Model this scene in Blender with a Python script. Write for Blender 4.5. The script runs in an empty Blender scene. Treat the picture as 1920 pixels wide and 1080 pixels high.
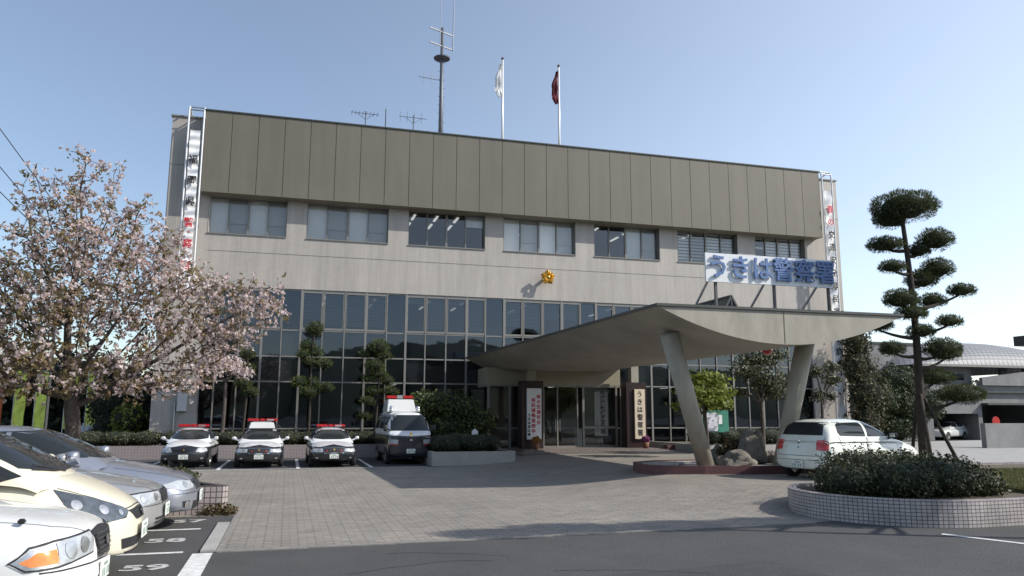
import bpy, bmesh, math, random
import numpy as np
from mathutils import Vector, Matrix
from mathutils.bvhtree import BVHTree
random.seed(7); rng = np.random.default_rng(7)
PI = math.pi; R = math.radians
scn = bpy.context.scene; col = scn.collection
# ---------------------------------------------------------------- camera
cam_d = bpy.data.cameras.new('camera'); cam = bpy.data.objects.new('camera', cam_d); col.objects.link(cam)
CF, CP, CY, CR = 1459.0, R(9.2246), R(15.878), R(.168)
cam_d.sensor_width = 36; cam_d.lens = CF / 1920 * 36; cam_d.clip_end = 5000; cam_d.clip_start = .1
F_ = Vector((math.sin(CY) * math.cos(CP), math.cos(CY) * math.cos(CP), math.sin(CP)))
R_ = Vector((math.cos(CY), -math.sin(CY), 0)); U_ = R_.cross(F_)
Rr = R_ * math.cos(CR) + U_ * math.sin(CR); Ur = -R_ * math.sin(CR) + U_ * math.cos(CR)
cam.matrix_world = Matrix(((Rr.x, Ur.x, -F_.x, 0), (Rr.y, Ur.y, -F_.y, 0), (Rr.z, Ur.z, -F_.z, 1.9), (0, 0, 0, 1)))
scn.camera = cam
# ---------------------------------------------------------------- light
SUN = Vector((1.28, -.61, 1.0)).normalized()
world = bpy.data.worlds.new('World'); scn.world = world; world.use_nodes = True
wn = world.node_tree; bg = wn.nodes['Background']
sky = wn.nodes.new('ShaderNodeTexSky'); sky.sky_type = 'NISHITA'; sky.sun_disc = False
sky.sun_elevation = math.asin(SUN.z); sky.sun_rotation = math.atan2(SUN.x, SUN.y)
sky.air_density = 1.0; sky.dust_density = .6; sky.ozone_density = 1.5; sky.altitude = 0
# springtime haze: the sky pales towards the sun's side and the horizon
wtc = wn.nodes.new('ShaderNodeTexCoord'); wdot = wn.nodes.new('ShaderNodeVectorMath'); wdot.operation = 'DOT_PRODUCT'
wdot.inputs[1].default_value = (.90, -.15, -.22); wn.links.new(wtc.outputs['Generated'], wdot.inputs[0])
wmr = wn.nodes.new('ShaderNodeMapRange'); wmr.interpolation_type = 'SMOOTHSTEP'; wmr.inputs[1].default_value = -.35; wmr.inputs[2].default_value = 1.0; wmr.inputs[3].default_value = .8; wmr.inputs[4].default_value = 4.3; wn.links.new(wdot.outputs['Value'], wmr.inputs[0])
whz = wn.nodes.new('ShaderNodeMix'); whz.data_type = 'RGBA'; whz.blend_type = 'MULTIPLY'; whz.inputs[0].default_value = 1; whz.inputs[6].default_value = (.86, .89, .97, 1); wn.links.new(wmr.outputs[0], whz.inputs[7])
wad = wn.nodes.new('ShaderNodeMix'); wad.data_type = 'RGBA'; wad.blend_type = 'ADD'; wad.inputs[0].default_value = 1; wn.links.new(sky.outputs[0], wad.inputs[6]); wn.links.new(whz.outputs[2], wad.inputs[7])
wn.links.new(wad.outputs[2], bg.inputs[0]); bg.inputs[1].default_value = .075
sl = bpy.data.lights.new('sun', 'SUN'); so = bpy.data.objects.new('sun', sl); col.objects.link(so)
sl.energy = 2.7; sl.angle = R(.5); sl.color = (1, .95, .87)
so.rotation_euler = (-SUN).to_track_quat('-Z', 'Y').to_euler(); so.location = (60, -30, 60)
scn.view_settings.view_transform = 'Standard'; scn.view_settings.look = 'None'
scn.view_settings.exposure = .95; scn.view_settings.gamma = 1

# ---------------------------------------------------------------- helpers
def ground_z(u, v):
    def S(t): t = min(max(t, 0), 1); return t * t * (3 - 2 * t)
    return .27 * S((u - 6) / 5) * S((v - 13) / 4.5)

def tag(o, label=None, cat=None, group=None, kind=None):
    if label: o['label'] = label
    if cat: o['category'] = cat
    if group: o['group'] = group
    if kind: o['kind'] = kind
    return o

def thing(name, label, cat, loc=(0, 0, 0), rz=0, group=None):
    o = bpy.data.objects.new(name, None); col.objects.link(o); o.empty_display_size = .1
    o.location = loc; o.rotation_euler = (0, 0, rz)
    return tag(o, label, cat, group)

def copy_tree(o, parent=None):
    c = o.copy(); col.objects.link(c)
    if parent: c.parent = parent
    for ch in list(o.children): copy_tree(ch, c)
    return c

def link(name, me, m, parent=None, smooth=False, world=False):
    o = bpy.data.objects.new(name, me); col.objects.link(o)
    if m is not None:
        for mm in (m if isinstance(m, (list, tuple)) else [m]): me.materials.append(mm)
    if smooth: me.polygons.foreach_set('use_smooth', [True] * len(me.polygons))
    if parent:
        o.parent = parent
        if world:
            p = parent
            L = Vector((0, 0, 0))
            while p: L += Vector(p.location); p = p.parent
            me.transform(Matrix.Translation(-L))
    return o

class MB:
    def __init__(s): s.v = []; s.f = []; s.mi = []; s.cur = 0
    def add(s, vs, fs):
        n = len(s.v); s.v += [tuple(p) for p in vs]; s.f += [tuple(i + n for i in f) for f in fs]; s.mi += [s.cur] * len(fs); return s
    def box(s, x0, x1, y0, y1, z0, z1, M=None):
        vs = [Vector((x, y, z)) for z in (z0, z1) for y in (y0, y1) for x in (x0, x1)]
        if M is not None: vs = [M @ p for p in vs]
        return s.add(vs, [(0, 2, 3, 1), (4, 5, 7, 6), (0, 1, 5, 4), (2, 6, 7, 3), (0, 4, 6, 2), (1, 3, 7, 5)])
    def tube(s, pts, rads, n=10, cap=True):
        pts = [Vector(p) for p in pts]
        if not isinstance(rads, (list, tuple)): rads = [rads] * len(pts)
        vs = []; pa = None
        for i, p in enumerate(pts):
            d = (pts[min(i + 1, len(pts) - 1)] - pts[max(i - 1, 0)]).normalized()
            if pa is None: pa = d.orthogonal().normalized()
            a = (pa - d * pa.dot(d)).normalized(); pa = a; b = d.cross(a)
            for k in range(n):
                t = 2 * PI * k / n; vs.append(p + (a * math.cos(t) + b * math.sin(t)) * rads[i])
        fs = []
        for i in range(len(pts) - 1):
            for k in range(n):
                k2 = (k + 1) % n; fs.append((i * n + k, i * n + k2, (i + 1) * n + k2, (i + 1) * n + k))
        if cap: fs.append(tuple(range(n))[::-1]); fs.append(tuple((len(pts) - 1) * n + k for k in range(n)))
        return s.add(vs, fs)
    def beam(s, a, b, w, h=None):
        a = Vector(a); b = Vector(b); d = (b - a); L = d.length; q = d.to_track_quat('Z', 'Y'); h = h or w
        M = Matrix.Translation(a) @ q.to_matrix().to_4x4()
        return s.box(-w / 2, w / 2, -h / 2, h / 2, 0, L, M)
    def prism(s, poly, d, off=(0, 0, 0)):   # poly: 3D points, extruded by vector d
        d = Vector(d); o = Vector(off); n = len(poly)
        vs = [Vector(p) + o for p in poly] + [Vector(p) + o + d for p in poly]
        fs = [tuple(range(n))[::-1], tuple(range(n, 2 * n))] + [(i, (i + 1) % n, n + (i + 1) % n, n + i) for i in range(n)]
        return s.add(vs, fs)
    def lathe(s, prof, c=(0, 0, 0), n=16):
        c = Vector(c); vs = []; fs = []
        for r, z in prof:
            for k in range(n): t = 2 * PI * k / n; vs.append(c + Vector((r * math.cos(t), r * math.sin(t), z)))
        for i in range(len(prof) - 1):
            for k in range(n): k2 = (k + 1) % n; fs.append((i * n + k, i * n + k2, (i + 1) * n + k2, (i + 1) * n + k))
        return s.add(vs, fs)
    def build(s, name, m, parent=None, smooth=False, world=False):
        me = bpy.data.meshes.new(name); me.from_pydata(s.v, [], s.f)
        if any(s.mi): me.polygons.foreach_set('material_index', s.mi)
        me.update()
        bm = bmesh.new(); bm.from_mesh(me); bmesh.ops.recalc_face_normals(bm, faces=bm.faces); bm.to_mesh(me); bm.free()
        return link(name, me, m, parent, smooth, world)

def bevel(o, w, seg=2):
    bm = bmesh.new(); bm.from_mesh(o.data)
    es = [e for e in bm.edges if len(e.link_faces) == 2 and e.calc_face_angle(0) > R(30)]
    bmesh.ops.bevel(bm, geom=es, offset=w, segments=seg, affect='EDGES', clamp_overlap=True); bm.to_mesh(o.data); bm.free(); return o

# ---- materials
MATS = {}
def mat(name, c, rough=.6, metal=0, nz=.08, ns=3.0, bump=0, bs=30, spec=None, coat=0, emit=None, es=0, coords='Object', dirt=None):
    if name in MATS: return MATS[name]
    m = bpy.data.materials.new(name); m.use_nodes = True; n = m.node_tree; P = n.nodes['Principled BSDF']; l = n.links
    P.inputs['Roughness'].default_value = rough; P.inputs['Metallic'].default_value = metal
    if spec is not None: P.inputs['Specular IOR Level'].default_value = spec
    if coat: P.inputs['Coat Weight'].default_value = coat; P.inputs['Coat Roughness'].default_value = .04
    if emit: P.inputs['Emission Color'].default_value = (*emit, 1); P.inputs['Emission Strength'].default_value = es
    tc = n.nodes.new('ShaderNodeTexCoord')
    if nz:
        t = n.nodes.new('ShaderNodeTexNoise'); t.inputs['Scale'].default_value = ns; t.inputs['Detail'].default_value = 6; t.inputs['Roughness'].default_value = .65
        l.new(tc.outputs[coords], t.inputs['Vector'])
        r = n.nodes.new('ShaderNodeMapRange'); r.inputs[1].default_value = .3; r.inputs[2].default_value = .7; r.inputs[3].default_value = 1 - nz; r.inputs[4].default_value = 1 + nz
        l.new(t.outputs[0], r.inputs[0])
        x = n.nodes.new('ShaderNodeMix'); x.data_type = 'RGBA'; x.blend_type = 'MULTIPLY'; x.inputs[0].default_value = 1
        x.inputs[6].default_value = (*c, 1); l.new(r.outputs[0], x.inputs[7]); l.new(x.outputs[2], P.inputs['Base Color'])
    else: P.inputs['Base Color'].default_value = (*c, 1)
    if bump:
        t = n.nodes.new('ShaderNodeTexNoise'); t.inputs['Scale'].default_value = bs; t.inputs['Detail'].default_value = 5
        l.new(tc.outputs[coords], t.inputs['Vector'])
        b = n.nodes.new('ShaderNodeBump'); b.inputs['Strength'].default_value = bump; b.inputs['Distance'].default_value = .02
        l.new(t.outputs[0], b.inputs['Height']); l.new(b.outputs[0], P.inputs['Normal'])
    MATS[name] = m; return m

def tile_mat(name, c, mortar, w, h, ms, off=0., rough=.5, src='wall', var=.06, big=.05, bump=.3):
    m = bpy.data.materials.new(name); m.use_nodes = True; n = m.node_tree; P = n.nodes['Principled BSDF']; l = n.links
    P.inputs['Roughness'].default_value = rough
    if src == 'uv': tc = n.nodes.new('ShaderNodeTexCoord'); vec = tc.outputs['UV']
    else:
        g = n.nodes.new('ShaderNodeNewGeometry'); s = n.nodes.new('ShaderNodeSeparateXYZ'); l.new(g.outputs['Position'], s.inputs[0])
        cb = n.nodes.new('ShaderNodeCombineXYZ')
        if src == 'wall':
            a = n.nodes.new('ShaderNodeMath'); a.operation = 'ADD'; l.new(s.outputs[0], a.inputs[0]); l.new(s.outputs[1], a.inputs[1])
            l.new(a.outputs[0], cb.inputs[0]); l.new(s.outputs[2], cb.inputs[1])
        else: l.new(s.outputs[0], cb.inputs[0]); l.new(s.outputs[1], cb.inputs[1])
        vec = cb.outputs[0]
    b = n.nodes.new('ShaderNodeTexBrick'); b.offset = off; b.inputs['Scale'].default_value = 1
    b.inputs['Brick Width'].default_value = w; b.inputs['Row Height'].default_value = h; b.inputs['Mortar Size'].default_value = ms; b.inputs['Mortar Smooth'].default_value = .15
    b.inputs['Color1'].default_value = (*[x * (1 - var) for x in c], 1); b.inputs['Color2'].default_value = (*[x * (1 + var) for x in c], 1); b.inputs['Mortar'].default_value = (*mortar, 1)
    l.new(vec, b.inputs['Vector'])
    t = n.nodes.new('ShaderNodeTexNoise'); t.inputs['Scale'].default_value = .35; t.inputs['Detail'].default_value = 8; t.inputs['Roughness'].default_value = .7; l.new(vec, t.inputs['Vector'])
    r = n.nodes.new('ShaderNodeMapRange'); r.inputs[1].default_value = .3; r.inputs[2].default_value = .7; r.inputs[3].default_value = 1 - big; r.inputs[4].default_value = 1 + big; l.new(t.outputs[0], r.inputs[0])
    x = n.nodes.new('ShaderNodeMix'); x.data_type = 'RGBA'; x.blend_type = 'MULTIPLY'; x.inputs[0].default_value = 1
    l.new(b.outputs[0], x.inputs[6]); l.new(r.outputs[0], x.inputs[7]); l.new(x.outputs[2], P.inputs['Base Color'])
    if bump:
        bp = n.nodes.new('ShaderNodeBump'); bp.inputs['Strength'].default_value = bump; bp.inputs['Distance'].default_value = .01; bp.invert = True
        l.new(b.outputs['Fac'], bp.inputs['Height']); l.new(bp.outputs[0], P.inputs['Normal'])
    MATS[name] = m; return m

def streak(m, amt=.12, sx_=2.2, sz=.16):
    n = m.node_tree; l = n.links; P = n.nodes['Principled BSDF']; src = P.inputs['Base Color'].links[0].from_socket
    g = n.nodes.new('ShaderNodeNewGeometry'); mp = n.nodes.new('ShaderNodeMapping'); mp.inputs['Scale'].default_value = (sx_, sx_, sz); l.new(g.outputs['Position'], mp.inputs[0])
    t = n.nodes.new('ShaderNodeTexNoise'); t.inputs['Scale'].default_value = 1; t.inputs['Detail'].default_value = 9; t.inputs['Roughness'].default_value = .7; l.new(mp.outputs[0], t.inputs['Vector'])
    r = n.nodes.new('ShaderNodeMapRange'); r.inputs[1].default_value = .35; r.inputs[2].default_value = .62; r.inputs[3].default_value = 1 - amt; r.inputs[4].default_value = 1 + amt * .35; l.new(t.outputs[0], r.inputs[0])
    x = n.nodes.new('ShaderNodeMix'); x.data_type = 'RGBA'; x.blend_type = 'MULTIPLY'; x.inputs[0].default_value = 1; l.new(src, x.inputs[6]); l.new(r.outputs[0], x.inputs[7]); l.new(x.outputs[2], P.inputs['Base Color'])
    return m
def glass_mat(name, tint, gl=(1, 1, 1), rough=.02, ior=1.5):
    m = bpy.data.materials.new(name); m.use_nodes = True; n = m.node_tree; l = n.links
    for x in list(n.nodes): n.nodes.remove(x)
    o = n.nodes.new('ShaderNodeOutputMaterial'); mx = n.nodes.new('ShaderNodeMixShader'); fr = n.nodes.new('ShaderNodeFresnel'); fr.inputs[0].default_value = ior
    t = n.nodes.new('ShaderNodeBsdfTransparent'); t.inputs[0].default_value = (*tint, 1)
    g = n.nodes.new('ShaderNodeBsdfGlossy'); g.inputs[0].default_value = (*gl, 1); g.inputs[1].default_value = rough
    tn = n.nodes.new('ShaderNodeTexNoise'); tn.inputs['Scale'].default_value = .9; tn.inputs['Detail'].default_value = 2; gp = n.nodes.new('ShaderNodeNewGeometry'); l.new(gp.outputs['Position'], tn.inputs['Vector'])
    bp = n.nodes.new('ShaderNodeBump'); bp.inputs['Strength'].default_value = .10; bp.inputs['Distance'].default_value = .03; l.new(tn.outputs[0], bp.inputs['Height']); l.new(bp.outputs[0], g.inputs['Normal'])
    mm = n.nodes.new('ShaderNodeMath'); mm.operation = 'MULTIPLY'; mm.inputs[1].default_value = 2.0; l.new(fr.outputs[0], mm.inputs[0])
    l.new(mm.outputs[0], mx.inputs[0]); l.new(t.outputs[0], mx.inputs[1]); l.new(g.outputs[0], mx.inputs[2]); l.new(mx.outputs[0], o.inputs[0])
    MATS[name] = m; return m

def leaf_mat(name, cols, rough=.55, trans=.25, spec=.3):
    m = bpy.data.materials.new(name); m.use_nodes = True; n = m.node_tree; P = n.nodes['Principled BSDF']; l = n.links
    g = n.nodes.new('ShaderNodeNewGeometry'); r = n.nodes.new('ShaderNodeValToRGB'); r.color_ramp.interpolation = 'LINEAR'
    while len(r.color_ramp.elements) < len(cols): r.color_ramp.elements.new(.5)
    for i, (p, c) in enumerate(cols): r.color_ramp.elements[i].position = p; r.color_ramp.elements[i].color = (*c, 1)
    l.new(g.outputs['Random Per Island'], r.inputs[0]); l.new(r.outputs[0], P.inputs['Base Color'])
    P.inputs['Roughness'].default_value = rough; P.inputs['Specular IOR Level'].default_value = spec
    if trans:
        o = n.nodes['Material Output']; tr = n.nodes.new('ShaderNodeBsdfTranslucent'); l.new(r.outputs[0], tr.inputs[0])
        mx = n.nodes.new('ShaderNodeMixShader'); mx.inputs[0].default_value = trans; l.new(P.outputs[0], mx.inputs[1]); l.new(tr.outputs[0], mx.inputs[2]); l.new(mx.outputs[0], o.inputs[0])
    MATS[name] = m; return m

def paint(name, c, lower=None, zt=0, vee=0, flake=0, rough=.28):
    m = bpy.data.materials.new(name); m.use_nodes = True; n = m.node_tree; P = n.nodes['Principled BSDF']; l = n.links
    P.inputs['Roughness'].default_value = rough; P.inputs['Coat Weight'].default_value = .8; P.inputs['Coat Roughness'].default_value = .03; P.inputs['Metallic'].default_value = flake
    tc = n.nodes.new('ShaderNodeTexCoord')
    t = n.nodes.new('ShaderNodeTexNoise'); t.inputs['Scale'].default_value = 1.3; t.inputs['Detail'].default_value = 7; l.new(tc.outputs['Object'], t.inputs['Vector'])
    r = n.nodes.new('ShaderNodeMapRange'); r.inputs[1].default_value = .3; r.inputs[2].default_value = .7; r.inputs[3].default_value = .93; r.inputs[4].default_value = 1.03; l.new(t.outputs[0], r.inputs[0])
    x = n.nodes.new('ShaderNodeMix'); x.data_type = 'RGBA'; x.blend_type = 'MULTIPLY'; x.inputs[0].default_value = 1; l.new(r.outputs[0], x.inputs[7])
    # road film towards the sills
    if lower:
        s = n.nodes.new('ShaderNodeSeparateXYZ'); l.new(tc.outputs['Object'], s.inputs[0])
        ab = n.nodes.new('ShaderNodeMath'); ab.operation = 'ABSOLUTE'; l.new(s.outputs[1], ab.inputs[0])
        mr = n.nodes.new('ShaderNodeMapRange'); mr.inputs[1].default_value = 0; mr.inputs[2].default_value = .5; mr.inputs[3].default_value = zt + vee; mr.inputs[4].default_value = zt; l.new(ab.outputs[0], mr.inputs[0])
        gt = n.nodes.new('ShaderNodeMath'); gt.operation = 'GREATER_THAN'; l.new(s.outputs[2], gt.inputs[0]); l.new(mr.outputs[0], gt.inputs[1])
        c2 = n.nodes.new('ShaderNodeMix'); c2.data_type = 'RGBA'; c2.inputs[6].default_value = (*lower, 1); c2.inputs[7].default_value = (*c, 1); l.new(gt.outputs[0], c2.inputs[0]); l.new(c2.outputs[2], x.inputs[6])
    else: x.inputs[6].default_value = (*c, 1)
    l.new(x.outputs[2], P.inputs['Base Color']); MATS[name] = m; return m

M = lambda n: MATS[n] if isinstance(n, str) else n
mat('asphalt', (.062, .061, .060), .9, nz=.16, ns=.7, bump=.8, bs=45)
mat('asphalt_patch', (.050, .050, .051), .9, nz=.2, ns=1.5, bump=.9, bs=55)
mat('worn_paint', (.42, .42, .41), .8, nz=.45, ns=14)
mat('edge_block', (.21, .20, .185), .9, nz=.2, ns=5)
mat('hill', (.06, .075, .05), .95, nz=.3, ns=.05)
mat('asphalt_dark', (.05, .05, .052), .9, nz=.2, ns=.8, bump=.5, bs=60)
mat('white_line', (.62, .62, .6), .7, nz=.25, ns=9)
mat('concrete', (.33, .32, .3), .85, nz=.12, ns=2, bump=.2)
mat('concrete_dark', (.21, .21, .21), .85, nz=.12, ns=1.5, bump=.2)
mat('soil', (.10, .08, .055), .95, nz=.3, ns=6, bump=.8, bs=25)
mat('grass', (.12, .13, .045), .95, nz=.4, ns=5, bump=.8, bs=40)
mat('panel', (.150, .138, .104), .55, nz=.05, ns=.6)
mat('panel_joint', (.09, .085, .07), .7, nz=0)
mat('soffit', (.26, .235, .17), .6, nz=.08, ns=1)
mat('canopy', (.33, .305, .25), .55, nz=.06, ns=.8, bump=.05)
mat('canopy_under', (.34, .315, .265), .5, nz=.1, ns=.8)
mat('frame_alu', (.22, .21, .19), .45, metal=.25, nz=.05)
mat('frame_dark', (.09, .09, .09), .5, metal=.4, nz=.05)
mat('cap_dark', (.05, .055, .05), .5, nz=.05)
mat('brown_tile', (.028, .014, .013), .35, nz=.15, ns=5)
mat('red_kerb', (.11, .045, .045), .6, nz=.2, ns=4)
mat('gold', (.85, .52, .12), .25, metal=1, nz=.05)
mat('blue_letter', (.09, .17, .36), .5, nz=.05)
mat('black_letter', (.02, .02, .022), .6, nz=0)
mat('red_letter', (.55, .03, .05), .6, nz=0)
mat('sign_white', (.72, .73, .74), .5, nz=.04)
mat('sign_grey', (.52, .53, .52), .4, nz=.08, ns=1)
mat('sign_beige', (.62, .53, .40), .6, nz=.08, ns=4)
mat('cloth_white', (.8, .8, .8), .8, nz=.05)
mat('cloth_red', (.12, .012, .02), .8, nz=.1)
mat('steel', (.45, .46, .47), .35, metal=.8, nz=.08)
mat('steel_white', (.7, .7, .7), .35, metal=.3, nz=.05)
mat('mast', (.12, .13, .15), .5, metal=.4, nz=.1)
mat('bark', (.075, .06, .05), .95, nz=.35, ns=8, bump=1, bs=20)
mat('bark_pine', (.045, .035, .028), .95, nz=.35, ns=8, bump=1, bs=20)
mat('rock', (.15, .135, .115), .9, nz=.4, ns=2.5, bump=1, bs=7)
mat('rubber', (.02, .02, .02), .8, nz=.1)
mat('chrome', (.8, .8, .8), .12, metal=1, nz=0)
mat('rim', (.35, .35, .36), .35, metal=.8, nz=0)
mat('car_glass', (.022, .026, .028), .05, spec=.38, nz=0)
mat('black_plastic', (.022, .022, .024), .5, nz=.05)
mat('lamp_dark', (.03, .03, .03), .3, nz=0)
mat('lens', (.38, .40, .42), .1, spec=.8, coat=1, nz=.25, ns=9)
mat('lens_smoke', (.07, .08, .09), .1, spec=.8, coat=1, nz=.5, ns=9)
mat('reflector', (.66, .65, .63), .32, metal=.9, nz=.2, ns=20)
mat('amber', (.75, .22, .03), .12, coat=1, nz=.25, ns=16)
mat('tail_red', (.5, .03, .025), .15, coat=1, nz=.15, ns=12)
mat('light_bar_red', (.45, .02, .025), .15, coat=1, nz=.2, ns=8)
mat('plate_white', (.68, .70, .66), .5, nz=.03)
mat('plate_green', (.22, .30, .25), .5, nz=0)
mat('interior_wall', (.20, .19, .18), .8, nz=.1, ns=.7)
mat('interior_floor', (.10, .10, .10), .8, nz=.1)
mat('blind', (.82, .80, .76), .7, nz=.03)
mat('blind_grey', (.46, .45, .43), .7, nz=.03)
mat('tube_lit', (1, 1, 1), .5, nz=0, emit=(1, 1, .95), es=.28)
mat('orange', (.55, .14, .04), .5, nz=.05)
mat('poster', (.55, .55, .6), .6, nz=.3, ns=5)
mat('board_green', (.03, .2, .14), .6, nz=.05)
mat('roof_tile_dark', (.1, .1, .1), .6)
mat('terracotta', (.2, .09, .05), .8)
mat('flower_pink', (.28, .08, .2), .8, nz=.3, ns=30)
mat('flower_orange', (.35, .16, .05), .8, nz=.3, ns=30)
mat('wire', (.02, .02, .025), .6, nz=0)
glass_mat('glass_tint', (.78, .80, .80)); glass_mat('glass_dark', (.40, .42, .43), gl=(.75, .85, 1)); glass_mat('glass_clear', (.93, .95, .95))
leaf_mat('pine_leaf', [(0, (.018, .028, .010)), (.5, (.035, .052, .018)), (1, (.065, .085, .028))], trans=.1)
leaf_mat('pine_leaf_mid', [(0, (.03, .042, .014)), (.5, (.058, .076, .025)), (.85, (.09, .105, .036)), (1, (.13, .14, .055))], trans=.3)
leaf_mat('pine_leaf_light', [(0, (.03, .045, .012)), (.5, (.06, .085, .022)), (1, (.12, .14, .04))], trans=.15)
leaf_mat('hedge_leaf', [(0, (.022, .032, .013)), (.6, (.046, .058, .022)), (.9, (.08, .082, .036)), (1, (.14, .11, .07))], rough=.5, spec=.3, trans=.12)
leaf_mat('hedge_leaf_far', [(0, (.03, .04, .015)), (.6, (.07, .075, .03)), (1, (.14, .12, .06))], trans=.15)
leaf_mat('maple_leaf', [(0, (.08, .12, .02)), (.5, (.17, .21, .04)), (1, (.28, .32, .07))], trans=.35)
leaf_mat('dull_leaf', [(0, (.035, .04, .018)), (.5, (.07, .075, .035)), (.85, (.12, .12, .06)), (1, (.3, .28, .22))], trans=.2)
leaf_mat('olive_leaf', [(0, (.03, .035, .014)), (.5, (.065, .065, .028)), (1, (.12, .10, .05))], trans=.2)
leaf_mat('dark_leaf', [(0, (.01, .016, .008)), (1, (.03, .04, .018))], trans=.1)
leaf_mat('bronze_leaf', [(0, (.05, .04, .02)), (.5, (.10, .08, .035)), (1, (.16, .10, .05))], trans=.3)
leaf_mat('blossom', [(0, (.30, .21, .15)), (.15, (.50, .38, .33)), (.3, (.66, .53, .51)), (.75, (.72, .62, .61)), (1, (.82, .75, .75))], trans=.5, rough=.8, spec=.1)
leaf_mat('cherry_leaf', [(0, (.12, .11, .045)), (.5, (.24, .19, .085)), (1, (.34, .24, .15))], trans=.5)
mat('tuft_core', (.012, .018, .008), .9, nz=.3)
tile_mat('facade_tile', (.44, .405, .362), (.34, .31, .28), .10, .055, .008, rough=.45, var=.04)
streak(M('facade_tile'), .16); streak(M('panel'), .12, 1.3, .12); streak(M('concrete_dark'), .25, .8, .25); streak(M('canopy'), .2, 1.8, .5); streak(M('canopy_under'), .2, .5, .5)
tile_mat('planter_tile', (.43, .385, .37), (.12, .11, .11), .085, .062, .008, src='uv', var=.08, big=.12)
streak(M('planter_tile'), .3, 1.5, 1.2)
tile_mat('block_tile', (.33, .28, .27), (.07, .06, .06), .105, .105, .010, src='wall', var=.07, big=.12)
tile_mat('far_tile', (.30, .255, .25), (.17, .15, .15), .12, .06, .008, src='wall', var=.05, big=.1)
tile_mat('porch_tile', (.20, .165, .15), (.10, .09, .085), .3, .3, .03, src='floor')
tile_mat('roof_tile', (.30, .30, .305), (.12, .12, .13), .45, .30, .05, off=.5, src='floor', rough=.6)

def text(name, body, size, m, loc, parent, rot=(PI / 2, 0, 0), ext=.01, off=0., ls=1.0, align='CENTER', world=True, sx=1):
    c = bpy.data.curves.new('t', 'FONT'); c.body = body; c.size = size; c.extrude = ext; c.offset = off; c.align_x = align; c.align_y = 'CENTER'; c.space_line = ls; c.resolution_u = 2
    o = bpy.data.objects.new('t', c); col.objects.link(o); bpy.context.view_layer.update()
    me = bpy.data.meshes.new_from_object(o.evaluated_get(bpy.context.evaluated_depsgraph_get()))
    bpy.data.objects.remove(o)
    me.transform(Matrix.Diagonal((sx, 1, 1, 1))); me.transform(Matrix.Translation(loc) @ Matrix.Rotation(rot[2], 4, 'Z') @ Matrix.Rotation(rot[0], 4, 'X')); me.name = name
    me.materials.clear()
    return link(name, me, m, parent, False, world)

# ---- foliage
def leaves(name, pts, m, size=.05, aspect=1.6, parent=None, nrm=None, jitter=1.0, world=True, tri=False, szvar=.4):
    """pts Nx3 -> one small quad (or blade) per point; nrm biases the leaf plane normal"""
    N = len(pts); pts = np.asarray(pts, float)
    d = rng.normal(size=(N, 3)); d /= np.linalg.norm(d, axis=1)[:, None]
    if nrm is not None: d = d * jitter + nrm; d /= np.linalg.norm(d, axis=1)[:, None]
    t = rng.normal(size=(N, 3)); a = np.cross(d, t); a /= np.linalg.norm(a, axis=1)[:, None]; b = np.cross(d, a)
    s = size * (1 + szvar * rng.uniform(-1, 1, N))[:, None]
    if tri:   # blade pointing along d
        V = np.stack([pts - a * s * .12, pts + a * s * .12, pts + d * s], 1); k = 3
    else:
        V = np.stack([pts - a * s * .5 * aspect, pts + b * s * .5 / aspect * 1.2, pts + a * s * .5 * aspect, pts - b * s * .5 / aspect * 1.2], 1); k = 4
    me = bpy.data.meshes.new(name); me.vertices.add(N * k); me.vertices.foreach_set('co', V.reshape(-1))
    me.loops.add(N * k); me.loops.foreach_set('vertex_index', np.arange(N * k, dtype=np.int32))
    me.polygons.add(N); me.polygons.foreach_set('loop_start', np.arange(0, N * k, k, dtype=np.int32)); me.polygons.foreach_set('loop_total', np.full(N, k, dtype=np.int32))
    me.update(); me.validate()
    return link(name, me, m, parent, False, world)

def ell_pts(c, r, n, shell=.35, lump=.15, flat_bottom=False):
    """points near the surface of a lumpy ellipsoid and their outward normals"""
    d = rng.normal(size=(n, 3)); d /= np.linalg.norm(d, axis=1)[:, None]
    if flat_bottom: d[:, 2] = np.where(d[:, 2] < 0, d[:, 2] * .45, d[:, 2]); d /= np.linalg.norm(d, axis=1)[:, None]
    k = 1 + lump * (np.sin(d[:, 0] * 7 + c[0] * 3) * np.cos(d[:, 1] * 6 + c[1]) + .6 * np.sin(d[:, 2] * 9 + d[:, 0] * 11 + c[2]))
    rr = (1 - shell * rng.random(n) ** 1.5) * k
    P = np.array(c) + d * rr[:, None] * np.array(r)
    nn = d / np.array(r); nn /= np.linalg.norm(nn, axis=1)[:, None]
    return P, nn

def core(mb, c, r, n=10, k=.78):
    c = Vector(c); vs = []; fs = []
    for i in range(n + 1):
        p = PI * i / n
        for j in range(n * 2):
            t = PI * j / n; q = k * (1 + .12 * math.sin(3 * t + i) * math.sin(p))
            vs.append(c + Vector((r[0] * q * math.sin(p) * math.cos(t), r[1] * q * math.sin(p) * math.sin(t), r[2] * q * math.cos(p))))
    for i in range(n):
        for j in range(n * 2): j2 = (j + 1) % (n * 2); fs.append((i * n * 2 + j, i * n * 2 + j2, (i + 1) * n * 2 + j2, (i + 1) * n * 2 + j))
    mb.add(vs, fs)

def bez(a, b, sag, n=6, side=(0, 0, 0)):
    a = Vector(a); b = Vector(b); m = (a + b) / 2 + Vector((0, 0, sag)) + Vector(side)
    return [a * (1 - t) ** 2 + m * 2 * t * (1 - t) + b * t * t for t in [i / n for i in range(n + 1)]]

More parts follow.
